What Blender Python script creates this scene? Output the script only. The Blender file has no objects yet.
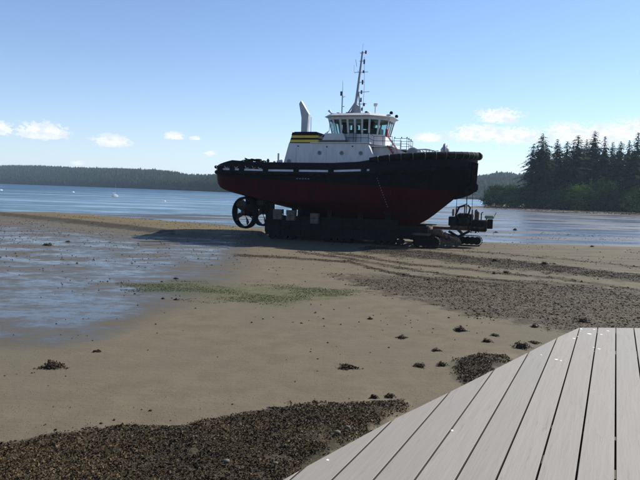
import bpy, bmesh, math, random
import numpy as np
from mathutils import Vector, Matrix
random.seed(7); RNG = np.random.default_rng(11)
R = math.radians
S = bpy.context.scene
C = bpy.context.collection

# ------------------------------------------------------------------ camera
F = 600.0; H = 4.8                       # focal length in photo pixels, eye height above the beach
roll = math.atan(.03); pitch = math.atan((240-191.1)/600*math.cos(roll))
cp, sp, cr, sr = math.cos(pitch), math.sin(pitch), math.cos(roll), math.sin(roll)
FWD = np.array([0, cp, -sp]); RT0 = np.array([1., 0, 0]); UP0 = np.array([0, sp, cp])
RT = RT0*cr+UP0*sr; UP = -RT0*sr+UP0*cr
cam = bpy.data.cameras.new('camera'); cam_o = bpy.data.objects.new('camera', cam); C.objects.link(cam_o)
cam.sensor_width = 36; cam.lens = 36*F/640; cam.clip_start = .05; cam.clip_end = 20000
m = Matrix.Identity(4)
for i in range(3):
    m[i][0] = RT[i]; m[i][1] = UP[i]; m[i][2] = -FWD[i]; m[i][3] = (0, 0, H)[i]
cam_o.matrix_world = m
S.camera = cam_o

# ------------------------------------------------------------------ light and sky
SUN_AZ, SUN_EL = 58, 40                  # degrees right of straight ahead, degrees up
S.view_settings.view_transform = 'Standard'; S.view_settings.look = 'None'
S.view_settings.exposure = EXPO = 0.74; S.view_settings.gamma = 1
sun = bpy.data.lights.new('sun', 'SUN'); sun.energy = 5.0; sun.angle = R(.5); sun.color = (1, .95, .87)
sun_o = bpy.data.objects.new('sun', sun); C.objects.link(sun_o); sun_o.location = (0, 0, 60)
sd = Vector((math.sin(R(SUN_AZ))*math.cos(R(SUN_EL)), math.cos(R(SUN_AZ))*math.cos(R(SUN_EL)), math.sin(R(SUN_EL))))
sun_o.rotation_euler = sd.to_track_quat('Z', 'Y').to_euler()

def ray(px, py): return FWD+RT*(px-320)/F+UP*(240-py)/F
def horizon(px): return 181.5+.03*px
def gpt(px, py, z=0.):
    r = ray(px, py); t = (z-H)/r[2]; return r[0]*t, r[1]*t
def dpt(px, py, D):
    r = ray(px, py); t = D/r[1]; return r[0]*t, D, H+r[2]*t
def proj(X, Y, Z):
    dz = Z-H; z = Y*FWD[1]+dz*FWD[2]; z = np.where(z < .5, .5, z)
    u = X*RT[0]+Y*RT[1]+dz*RT[2]; v = X*UP[0]+Y*UP[1]+dz*UP[2]
    return 320+F*u/z, 240-F*v/z

W = bpy.data.worlds.new('World'); S.world = W; W.use_nodes = True
nt = W.node_tree; nt.nodes.clear()
class G:
    """tiny node-graph helper"""
    def __init__(s, nt): s.nt = nt
    def n(s, t, **k):
        o = s.nt.nodes.new(t)
        for a, b in k.items(): setattr(o, a, b)
        return o
    def put(s, inp, v):
        if isinstance(v, bpy.types.NodeSocket): s.nt.links.new(v, inp)
        else: inp.default_value = v
    def m(s, op, a, b=0., c=None, clamp=False):
        o = s.n('ShaderNodeMath', operation=op, use_clamp=clamp)
        s.put(o.inputs[0], a); s.put(o.inputs[1], b)
        if c is not None: s.put(o.inputs[2], c)
        return o.outputs[0]
    def ss(s, x, a, b):
        o = s.n('ShaderNodeMapRange', interpolation_type='SMOOTHSTEP')
        s.put(o.inputs[0], x); s.put(o.inputs[1], a); s.put(o.inputs[2], b)
        return o.outputs[0]
    def mix(s, f, a, b):
        o = s.n('ShaderNodeMix', data_type='RGBA')
        s.put(o.inputs[0], f)
        s.put(o.inputs[6], a if not isinstance(a, tuple) else (*a, 1)[:4]); s.put(o.inputs[7], b if not isinstance(b, tuple) else (*b, 1)[:4])
        return o.outputs[2]
    def noise(s, vec, scale, detail=4, rough=.55, dist=0., out=0):
        o = s.n('ShaderNodeTexNoise'); s.put(o.inputs['Vector'], vec)
        o.inputs['Scale'].default_value = scale; o.inputs['Detail'].default_value = detail
        o.inputs['Roughness'].default_value = rough; o.inputs['Distortion'].default_value = dist
        return o.outputs[out]
    def mapping(s, vec, scale=(1, 1, 1), rot=(0, 0, 0), loc=(0, 0, 0)):
        o = s.n('ShaderNodeMapping'); s.put(o.inputs[0], vec)
        o.inputs[1].default_value = loc; o.inputs[2].default_value = rot; o.inputs[3].default_value = scale
        return o.outputs[0]
    def bump(s, h, strength, dist, normal=None):
        o = s.n('ShaderNodeBump'); s.put(o.inputs['Height'], h)
        s.put(o.inputs['Strength'], strength); s.put(o.inputs['Distance'], dist)
        if normal is not None: s.put(o.inputs['Normal'], normal)
        return o.outputs[0]
g = G(nt)
sky = g.n('ShaderNodeTexSky', sky_type='NISHITA'); sky.sun_disc = False
sky.sun_elevation = R(SUN_EL); sky.sun_rotation = R(SUN_AZ); sky.air_density = 1.0; sky.dust_density = .15; sky.ozone_density = 1.5
tc = g.n('ShaderNodeTexCoord').outputs['Generated']
sx = g.n('ShaderNodeSeparateXYZ'); nt.links.new(tc, sx.inputs[0])
az = g.m('MULTIPLY', g.m('ARCTAN2', sx.outputs[0], sx.outputs[1]), 57.2958)
el = g.m('MULTIPLY', g.m('ARCSINE', sx.outputs[2]), 57.2958)
# cumulus: photo positions turned into sky directions (azimuth, elevation) - then scattered others round the rest of the sky
CL = [(42, 133, 23, 9.5), (0, 130, 12, 7.5), (112, 142, 18, 7), (174, 136.5, 10, 4.5), (196, 138.5, 6, 2.6), (210, 153.5, 6, 3), (428, 138.5, 14, 6),
      (498, 117, 21, 9), (478, 135, 28, 11), (512, 137, 34, 10), (566, 132, 20, 9), (590, 138, 38, 13), (632, 133, 28, 12), (215, 178, 12, 5), (78, 163.5, 6, 3),
      (285, 162, 12, 4), (690, 128, 30, 10)]
cl = []
for px, py, rx, ry in CL:
    r = ray(px, py); a = math.degrees(math.atan2(r[0], r[1])); e = math.degrees(math.atan2(r[2], math.hypot(r[0], r[1])))
    cl.append((a, e, rx/10.4, ry/10.4))
for k in range(9):
    cl.append((random.choice([-1, 1])*random.uniform(45, 175), random.uniform(4, 9), random.uniform(2, 5), random.uniform(.7, 1.3)))
dmin = None
for a, e, ra, re in cl:
    dx = g.m('DIVIDE', g.m('SUBTRACT', az, a), ra)
    dy = g.m('DIVIDE', g.m('SUBTRACT', el, e), re)
    # flat base: distances below the centre count for more
    dy = g.m('MAXIMUM', dy, g.m('MULTIPLY', dy, -1.45))
    d = g.m('POWER', g.m('ADD', g.m('MULTIPLY', dx, dx), g.m('MULTIPLY', dy, dy)), .5)
    dmin = d if dmin is None else g.m('MINIMUM', dmin, d)
cv = g.n('ShaderNodeCombineXYZ'); nt.links.new(az, cv.inputs[0]); nt.links.new(g.m('MULTIPLY', el, 1.7), cv.inputs[1])
n1 = g.noise(cv.outputs[0], .75, 6, .62); n2 = g.noise(cv.outputs[0], 3.0, 6, .65)
edge = g.m('ADD', dmin, g.m('MULTIPLY', g.m('SUBTRACT', n1, .5), 2.1))
edge = g.m('ADD', edge, g.m('MULTIPLY', g.m('SUBTRACT', n2, .5), 1.5))
cmask = g.m('MULTIPLY', g.ss(edge, 1.12, .62), .93)
cmask = g.m('MULTIPLY', cmask, g.ss(az, -60, 60)) if False else cmask
ccol = g.mix(g.ss(n1, .35, .62), (6.0, 6.5, 7.3), (8.2, 8.2, 8.2))
vm = g.n('ShaderNodeVectorMath', operation='MULTIPLY'); nt.links.new(sky.outputs[0], vm.inputs[0]); vm.inputs[1].default_value = (.83, .93, 1.11)
low = g.m('EXPONENT', g.m('MULTIPLY', g.m('MAXIMUM', el, 0.), -.19))       # bright marine air low in the sky, all the way round
base = g.mix(g.m('MULTIPLY', low, .62), vm.outputs[0], (6.0, 6.8, 8.0))
skyc = g.mix(cmask, base, ccol)
bg = g.n('ShaderNodeBackground'); nt.links.new(skyc, bg.inputs[0]); bg.inputs[1].default_value = .083
wo = g.n('ShaderNodeOutputWorld'); nt.links.new(bg.outputs[0], wo.inputs[0])

# ------------------------------------------------------------------ materials
MATS = {}
def newmat(name):
    m = bpy.data.materials.new(name); m.use_nodes = True; t = m.node_tree; t.nodes.clear()
    gg = G(t); b = gg.n('ShaderNodeBsdfPrincipled'); o = gg.n('ShaderNodeOutputMaterial'); t.links.new(b.outputs[0], o.inputs[0])
    MATS[name] = m; return m, gg, b
def mat(name, col, rough=.6, metal=0., var=.25, scale=3., bump=.15, bscale=25., col2=None, streak=None, spec=.5, bdist=.01):
    m, g, b = newmat(name)
    v = g.n('ShaderNodeTexCoord').outputs['Object']
    if streak: v2 = g.mapping(v, streak)
    else: v2 = v
    n = g.noise(v2, scale, 6, .6)
    c2 = col2 or tuple(c*(1-var) for c in col)
    c = g.mix(g.ss(n, .38, .66), col, c2)
    g.put(b.inputs['Base Color'], c)
    g.put(b.inputs['Roughness'], g.m('ADD', g.m('MULTIPLY', g.noise(v, bscale*.4, 3), .25), rough-.12))
    b.inputs['Metallic'].default_value = metal; b.inputs['Specular IOR Level'].default_value = spec
    g.put(b.inputs['Normal'], g.bump(g.noise(v2, bscale, 4), bump, bdist))
    return m
mat('black_paint', (.007, .007, .009), .55, col2=(.012, .011, .011), bump=.2, spec=.08)
mat('rubber', (.009, .009, .009), .8, col2=(.02, .018, .017), bump=.5, bscale=12, spec=.05)
mat('white_paint', (.56, .56, .57), .5, var=.06, bump=.05, col2=(.48, .48, .475), spec=.3, streak=(1, 1, .3))
_m = MATS['white_paint']; _g = G(_m.node_tree); _b = [x for x in _m.node_tree.nodes if x.type == 'BSDF_PRINCIPLED'][0]
_v = _g.n('ShaderNodeTexCoord').outputs['Object']; _src = _b.inputs['Base Color'].links[0].from_socket
_n = _g.noise(_g.mapping(_v, (3, 3, .3)), 1.3, 6, .65)
_g.put(_b.inputs['Base Color'], _g.mix(_g.m('MULTIPLY', _g.ss(_n, .60, .74), .5), _src, (.22, .16, .11)))
mat('grey_paint', (.24, .25, .27), .5, var=.2)
mat('light_grey_paint', (.40, .415, .43), .45, var=.15)
mat('deck_grey', (.14, .15, .16), .7)
mat('yellow_paint', (.62, .44, .03), .45, var=.15)
mat('red_rail', (.30, .02, .03), .45, var=.2)
mat('steel_dark', (.014, .014, .016), .65, .1, col2=(.022, .017, .013), scale=2, spec=.04)
mat('rust', (.10, .052, .032), .85, 0, col2=(.04, .024, .018), scale=4, bump=.5)
mat('tan_mud', (.20, .145, .095), .85, 0, col2=(.07, .048, .033), scale=5, bump=.6, bdist=.03)
mat('timber', (.21, .14, .085), .85, 0, col2=(.11, .07, .045), scale=3, bump=.5, streak=(1, 8, 8))
mat('concrete', (.13, .115, .09), .9, 0, col2=(.085, .075, .06), spec=.1, scale=3, bump=.4)
mat('bronze', (.04, .03, .02), .5, .5)
mat('drive_paint', (.012, .013, .02), .6, .1, col2=(.02, .017, .016), spec=.06)
mat('lamp_black', (.02, .02, .022), .3)
mat('steel_grey', (.14, .14, .15), .6)
mat('rope', (.5, .46, .38), .9)
mat('green_paint', (.16, .24, .13), .6)
mat('trunk', (.085, .06, .045), .95, 0, col2=(.05, .036, .028), scale=1, bump=.6, bdist=.1)
mat('dark_wood', (.06, .05, .04), .9)
mat('orange_float', (.55, .12, .03), .5)

m, g, b = newmat('hull_paint')       # black topsides over dark red antifouling, boundary follows the boot top
v = g.n('ShaderNodeTexCoord').outputs['Object']
sx = g.n('ShaderNodeSeparateXYZ'); g.put(sx.inputs[0], v)
lim = g.m('ADD', g.m('MULTIPLY', sx.outputs[0], -.032), 5.56)
f = g.ss(g.m('SUBTRACT', sx.outputs[2], lim), -.02, .02)
n = g.noise(g.mapping(v, (1, 1, .35)), 1.6, 6, .62)
red = g.mix(g.ss(n, .35, .7), (.045, .006, .008), (.026, .006, .007))
weed = g.ss(g.m('ADD', n, g.m('MULTIPLY', g.m('SUBTRACT', 3.4, sx.outputs[2]), .12)), .52, .78)
red = g.mix(g.m('MULTIPLY', weed, .6), red, (.02, .014, .012))
blk = g.mix(g.ss(n, .45, .7), (.008, .008, .009), (.014, .013, .013))
g.put(b.inputs['Base Color'], g.mix(f, red, blk)); b.inputs['Roughness'].default_value = .6; b.inputs['Specular IOR Level'].default_value = .05
g.put(b.inputs['Normal'], g.bump(g.noise(v, .9, 3), .25, .08))

m, g, b = newmat('window_glass')
b.inputs['Base Color'].default_value = (.55, .72, .72, 1); b.inputs['Transmission Weight'].default_value = 1; b.inputs['Roughness'].default_value = .02; b.inputs['IOR'].default_value = 1.15
m, g, b = newmat('porthole_glass')
b.inputs['Base Color'].default_value = (.01, .02, .04, 1); b.inputs['Roughness'].default_value = .08

def foliage(name, a, c, scale=.35):
    m, g, b = newmat(name)
    geo = g.n('ShaderNodeTexCoord').outputs['Object']; oi = g.n('ShaderNodeObjectInfo').outputs['Random']
    n = g.noise(geo, scale, 4, .6); n2 = g.noise(geo, scale*7, 2, .5)
    f = g.m('ADD', g.m('MULTIPLY', n, .6), g.m('MULTIPLY', n2, .4))
    f = g.m('ADD', f, g.m('MULTIPLY', g.m('SUBTRACT', oi, .5), .25))
    g.put(b.inputs['Base Color'], g.mix(g.ss(f, .35, .68), a, c))
    b.inputs['Roughness'].default_value = .9; b.inputs['Specular IOR Level'].default_value = .03
    tr = g.n('ShaderNodeBsdfTranslucent'); g.put(tr.inputs[0], g.mix(g.ss(f, .35, .68), tuple(min(1, x*1.3) for x in a), tuple(min(1, x*1.5) for x in c)))
    mx = g.n('ShaderNodeMixShader'); mx.inputs[0].default_value = .15
    g.nt.links.new(b.outputs[0], mx.inputs[1]); g.nt.links.new(tr.outputs[0], mx.inputs[2])
    out = [x for x in g.nt.nodes if x.type == 'OUTPUT_MATERIAL'][0]; g.nt.links.new(mx.outputs[0], out.inputs[0])
    return m
foliage('fir_needles', (.008, .019, .007), (.036, .062, .018), .09)
foliage('dark_leaves', (.018, .042, .009), (.065, .112, .024), .12)
foliage('bright_leaves', (.075, .12, .022), (.16, .22, .05))  # lighter, yellower leaf colour for the bright clump
foliage('far_needles', (.007, .014, .012), (.020, .031, .018), .012)

# ---- beach: masks are laid over the ground mesh as attributes, noise breaks their edges
m, g, b = newmat('beach_ground')
def attr(nm):
    o = g.n('ShaderNodeAttribute'); o.attribute_name = nm; s = g.n('ShaderNodeSeparateColor'); g.put(s.inputs[0], o.outputs['Color']); return s.outputs
wet, mud, algae = attr('mask_a')[:3]; gravel, wrack, line = attr('mask_b')[:3]; bar, land, band = attr('mask_c')[:3]
P = g.n('ShaderNodeNewGeometry').outputs['Position']
big = g.noise(P, .16, 5, .6); mid = g.noise(P, 1.1, 6, .62); fine = g.noise(P, 9, 6, .65); vfine = g.noise(P, 60, 4, .6)
stx = g.noise(g.mapping(P, (.16, 1., 1), (0, 0, R(-8))), .55, 7, .66, .3)     # drainage streaks lying across the flat
stf = g.noise(g.mapping(P, (.12, 1., 1), (0, 0, R(6))), 1.7, 6, .66, .2)
sand = g.mix(g.ss(mid, .35, .68), (0.1161, 0.0984, 0.0656), (0.0945, 0.0796, 0.0528))
sand = g.mix(g.m('MULTIPLY', g.ss(big, .40, .65), .8), sand, (0.1013, 0.0883, 0.0617))
speck = g.ss(fine, .60, .74)
sand = g.mix(g.m('MULTIPLY', speck, .35), sand, (0.0573, 0.0477, 0.0342))
vs = g.ss(vfine, .62, .78)
sand = g.mix(g.m('MULTIPLY', vs, .25), sand, (0.1688, 0.1519, 0.1154))
def thr(mask, n, amp, lo=.42, hi=.58):
    return g.ss(g.m('ADD', mask, g.m('MULTIPLY', g.m('SUBTRACT', n, .5), amp)), lo, hi)
col = sand
bandf = thr(band, stx, .9, .3, .7)
col = g.mix(g.m('MULTIPLY', bandf, .75), col, g.mix(g.ss(stf, .4, .62), (0.1126, 0.0935, 0.0596), (0.0579, 0.0475, 0.0312)))
barf = thr(bar, stf, .5, .35, .65)
col = g.mix(barf, col, g.mix(g.ss(stf, .38, .64), (.132, .107, .055), (.082, .063, .034)))
wn = g.noise(g.mapping(P, (.5, 1, 1), (0, 0, R(-12))), .42, 9, .72, .35)
wetm = thr(g.m('MULTIPLY', wet, .78), wn, 2.0, .22, .84); wetm = g.m('MULTIPLY', wetm, g.ss(wet, .02, .2)); wetm = g.m('MULTIPLY', wetm, g.m('SUBTRACT', 1., g.m('MULTIPLY', g.ss(g.noise(g.mapping(P, (.6, 1, 1)), 2.4, 7, .75), .44, .68), .5)))
damp = g.ss(wet, .1, .6)
col = g.mix(g.m('MULTIPLY', damp, .5), col, (0.0532, 0.0460, 0.0334))
col = g.mix(g.m('MULTIPLY', wetm, .8), col, (0.0409, 0.0438, 0.0440))
mudn = g.m('ADD', g.m('MULTIPLY', stx, .55), g.m('MULTIPLY', stf, .45))
mudm = thr(mud, stx, .3, .4, .6)
mudn = g.noise(g.mapping(P, (.22, 1., 1), (0, 0, R(4))), .13, 9, .72, .3); mudridge = g.ss(mudn, .46, .62)
col = g.mix(mudm, col, g.mix(mudridge, (0.0307, 0.0344, 0.0384), (0.0341, 0.0307, 0.0227)))
alg = g.m('MULTIPLY', thr(algae, stf, 1.7, .42, .72), g.ss(algae, .05, .35))
algd = g.m('MULTIPLY', alg, g.ss(g.noise(P, 3.5, 6, .7), .36, .62))
col = g.mix(g.m('MULTIPLY', algd, .85), col, g.mix(g.ss(fine, .4, .6), (0.0409, 0.0526, 0.0171), (0.0648, 0.0767, 0.0284)))
gr = g.m('MULTIPLY', thr(gravel, mid, 1.2, .30, .58), g.ss(gravel, .03, .3))
vor = g.n('ShaderNodeTexVoronoi'); g.put(vor.inputs['Vector'], g.mapping(P, (1, 1, .5))); vor.inputs['Scale'].default_value = 7
vc = g.n('ShaderNodeSeparateColor'); g.put(vc.inputs[0], vor.outputs['Color'])
gcol = g.mix(g.ss(vc.outputs[0], .2, .9), (0.0423, 0.0336, 0.0227), (0.0920, 0.0774, 0.0525))
gcol = g.mix(g.m('MULTIPLY', g.ss(mid, .42, .6), .7), gcol, (0.0409, 0.0329, 0.0220))
col = g.mix(g.m('MULTIPLY', gr, .9), col, gcol)
lnf = g.m('MULTIPLY', thr(line, mid, .9, .34, .60), g.ss(line, .03, .2))
col = g.mix(g.m('MULTIPLY', lnf, .9), col, g.mix(g.ss(fine, .4, .6), (0.0218, 0.0176, 0.0114), (0.0579, 0.0453, 0.0284)))
wr = g.m('MULTIPLY', g.m('MULTIPLY', thr(wrack, mid, .9, .46, .74), g.ss(wrack, .1, .4)), .85)
col = g.mix(wr, col, g.mix(g.ss(fine, .38, .62), (0.0150, 0.0124, 0.0085), (0.0444, 0.0351, 0.0198)))
col = g.mix(g.ss(land, .45, .6), col, (0.0341, 0.0438, 0.0213))
g.put(b.inputs['Base Color'], col)
gloss = g.m('MAXIMUM', g.m('MULTIPLY', wetm, g.m('SUBTRACT', 1., g.m('MULTIPLY', alg, .7))), g.m('MULTIPLY', mudm, g.m('SUBTRACT', .85, g.m('MULTIPLY', mudridge, .65))))
rgh = g.m('SUBTRACT', .88, g.m('MULTIPLY', gloss, .60)); rgh = g.m('SUBTRACT', rgh, g.m('MULTIPLY', damp, .12)); rgh = g.m('SUBTRACT', rgh, g.m('MULTIPLY', g.m('MULTIPLY', mudm, g.m('SUBTRACT', 1., mudridge)), .15))
g.put(b.inputs['Roughness'], rgh)
g.put(b.inputs['Specular IOR Level'], g.m('ADD', g.m('ADD', .12, g.m('MULTIPLY', gloss, .30)), g.m('MULTIPLY', mudm, .35)))
hh = g.m('ADD', g.m('MULTIPLY', mid, .5), g.m('MULTIPLY', fine, .25)); hh = g.m('ADD', hh, g.m('MULTIPLY', vfine, .06))
hh = g.m('ADD', hh, g.m('MULTIPLY', g.m('MULTIPLY', mudm, mudn), 1.5))
casts = g.ss(g.noise(P, 16, 2, .5), .62, .75); hh = g.m('ADD', hh, g.m('MULTIPLY', casts, .35))
rip = g.noise(g.mapping(P, (.6, 2.4, 1), (0, 0, R(-25))), 2.2, 3, .5, .6); hh = g.m('ADD', hh, g.m('MULTIPLY', rip, .35))
hh = g.m('ADD', hh, g.m('MULTIPLY', g.m('MULTIPLY', gr, vc.outputs[1]), .8))
bs = g.m('SUBTRACT', .75, g.m('MULTIPLY', gloss, .62))
g.put(b.inputs['Normal'], g.bump(hh, bs, .06))

m, g, b = newmat('sea_water')
P = g.n('ShaderNodeNewGeometry').outputs['Position']
w1 = g.noise(g.mapping(P, (.5, 1, 1), (0, 0, R(12))), .8, 8, .7, .4)
w2 = g.noise(g.mapping(P, (.35, 1, 1), (0, 0, R(-10))), .05, 5, .6)
calm = g.noise(g.mapping(P, (.12, 1, 1), (0, 0, R(-18))), .05, 5, .6)
g.put(b.inputs['Base Color'], g.mix(g.ss(w2, .4, .6), (.008, .030, .050), (.012, .038, .058)))
b.inputs['Roughness'].default_value = .8; b.inputs['Specular IOR Level'].default_value = 0
nrm = g.bump(g.m('ADD', w1, g.m('MULTIPLY', w2, 1.5)), .9, 1.6)
gl = g.n('ShaderNodeBsdfGlossy'); gl.inputs['Roughness'].default_value = .28; gl.inputs[0].default_value = (.50, .68, .84, 1); g.put(gl.inputs['Normal'], nrm)
mx = g.n('ShaderNodeMixShader'); chop = g.noise(g.mapping(P, (.35, 1, 1), (0, 0, R(12))), .22, 8, .7, .3)
g.put(mx.inputs[0], g.m('ADD', g.m('ADD', .17, g.m('MULTIPLY', g.ss(calm, .47, .62), .24)), g.m('MULTIPLY', g.ss(chop, .40, .62), .16)))
g.nt.links.new(b.outputs[0], mx.inputs[1]); g.nt.links.new(gl.outputs[0], mx.inputs[2])
out = [x for x in g.nt.nodes if x.type == 'OUTPUT_MATERIAL'][0]; g.nt.links.new(mx.outputs[0], out.inputs[0])

m, g, b = newmat('weed_flakes')
a = g.n('ShaderNodeAttribute'); a.attribute_name = 'tone'
P = g.n('ShaderNodeNewGeometry').outputs['Position']
r = g.n('ShaderNodeValToRGB'); g.put(r.inputs[0], a.outputs['Fac'])
e = r.color_ramp.elements; e[0].position = 0; e[0].color = (.020, .013, .008, 1); e[1].position = 1; e[1].color = (.55, .5, .42, 1)
for p_, c_ in ((.35, (.046, .030, .016)), (.6, (.085, .056, .027)), (.8, (.115, .088, .036)), (.93, (.12, .085, .045)), (.985, (.15, .115, .08))):
    q = e.new(p_); q.color = (*c_, 1)
g.put(b.inputs['Base Color'], r.outputs[0]); b.inputs['Roughness'].default_value = .6; b.inputs['Specular IOR Level'].default_value = .12

m, g, b = newmat('stones')
a = g.n('ShaderNodeAttribute'); a.attribute_name = 'tone'
r = g.n('ShaderNodeValToRGB'); g.put(r.inputs[0], a.outputs['Fac'])
e = r.color_ramp.elements; e[0].position = 0; e[0].color = (.035, .027, .02, 1); e[1].position = 1; e[1].color = (.5, .46, .40, 1)
for p_, c_ in ((.4, (.062, .044, .028)), (.75, (.115, .088, .058)), (.94, (.19, .155, .115))):
    q = e.new(p_); q.color = (*c_, 1)
P = g.n('ShaderNodeNewGeometry').outputs['Position']
g.put(b.inputs['Base Color'], r.outputs[0]); b.inputs['Roughness'].default_value = .95; b.inputs['Specular IOR Level'].default_value = .1
g.put(b.inputs['Normal'], g.bump(g.noise(P, 30, 4), .5, .02))

m, g, b = newmat('deck_board')          # grey stained, weathered boards; grain runs along local X
v = g.n('ShaderNodeTexCoord').outputs['Object']; rnd = g.n('ShaderNodeObjectInfo').outputs['Random']
off = g.n('ShaderNodeCombineXYZ'); g.put(off.inputs[0], g.m('MULTIPLY', rnd, 37)); g.put(off.inputs[1], g.m('MULTIPLY', rnd, 91))
va = g.n('ShaderNodeVectorMath', operation='ADD'); g.put(va.inputs[0], v); g.put(va.inputs[1], off.outputs[0]); v = va.outputs[0]
grain = g.noise(g.mapping(v, (1.2, 30, 30)), 1.6, 6, .65); wear = g.noise(g.mapping(v, (.8, 11, 11)), 2.6, 7, .76, .6); bl = g.noise(v, 1.3, 4, .6)
c = g.mix(g.ss(grain, .3, .7), (.214, .195, .166), (.182, .166, .141))
c = g.mix(g.m('MULTIPLY', g.ss(wear, .56, .66), .42), c, (.078, .076, .07))
c = g.mix(g.m('MULTIPLY', g.ss(bl, .4, .7), .35), c, (.178, .163, .138))
c = g.mix(g.m('MULTIPLY', rnd, .4), c, (.148, .138, .12))
g.put(b.inputs['Base Color'], c); g.put(b.inputs['Roughness'], g.m('ADD', .6, g.m('MULTIPLY', wear, .2)))
g.put(b.inputs['Normal'], g.bump(g.m('ADD', g.m('MULTIPLY', grain, .6), wear), .35, .004))
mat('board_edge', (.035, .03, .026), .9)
mat('splat', (.8, .8, .78), .7, var=.1)

# ------------------------------------------------------------------ mesh helpers
def link(name, me, material=None, parent=None, smooth=False):
    o = bpy.data.objects.new(name, me); C.objects.link(o)
    if material: me.materials.append(MATS[material] if isinstance(material, str) else material)
    if parent: o.parent = parent
    if smooth: me.polygons.foreach_set('use_smooth', [True]*len(me.polygons))
    return o
def from_np(name, V, Fc, material=None, parent=None, smooth=False):
    V = np.asarray(V, dtype=np.float32); Fc = np.asarray(Fc, dtype=np.int32); k = Fc.shape[1]
    me = bpy.data.meshes.new(name); me.vertices.add(len(V)); me.vertices.foreach_set('co', V.ravel())
    me.loops.add(Fc.size); me.loops.foreach_set('vertex_index', Fc.ravel())
    me.polygons.add(len(Fc)); me.polygons.foreach_set('loop_start', np.arange(0, Fc.size, k, dtype=np.int32))
    me.update(calc_edges=True); me.validate()
    return link(name, me, material, parent, smooth)
def fattr(o, nm, vals):
    a = o.data.attributes.new(nm, 'FLOAT', 'POINT'); a.data.foreach_set('value', np.asarray(vals, dtype=np.float32))
def cattr(o, nm, rgb):
    a = o.data.attributes.new(nm, 'FLOAT_COLOR', 'POINT'); x = np.ones((len(rgb), 4), dtype=np.float32); x[:, :3] = rgb; a.data.foreach_set('color', x.ravel())
def tag(o, label=None, cat=None, group=None, kind=None):
    if label: o['label'] = label
    if cat: o['category'] = cat
    if group: o['group'] = group
    if kind: o['kind'] = kind
    return o
def empty(name, loc, rz=0., label=None, cat=None, group=None):
    o = bpy.data.objects.new(name, None); C.objects.link(o); o.location = loc; o.rotation_euler = (0, 0, rz); o.empty_display_size = .5
    return tag(o, label, cat, group)
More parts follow.
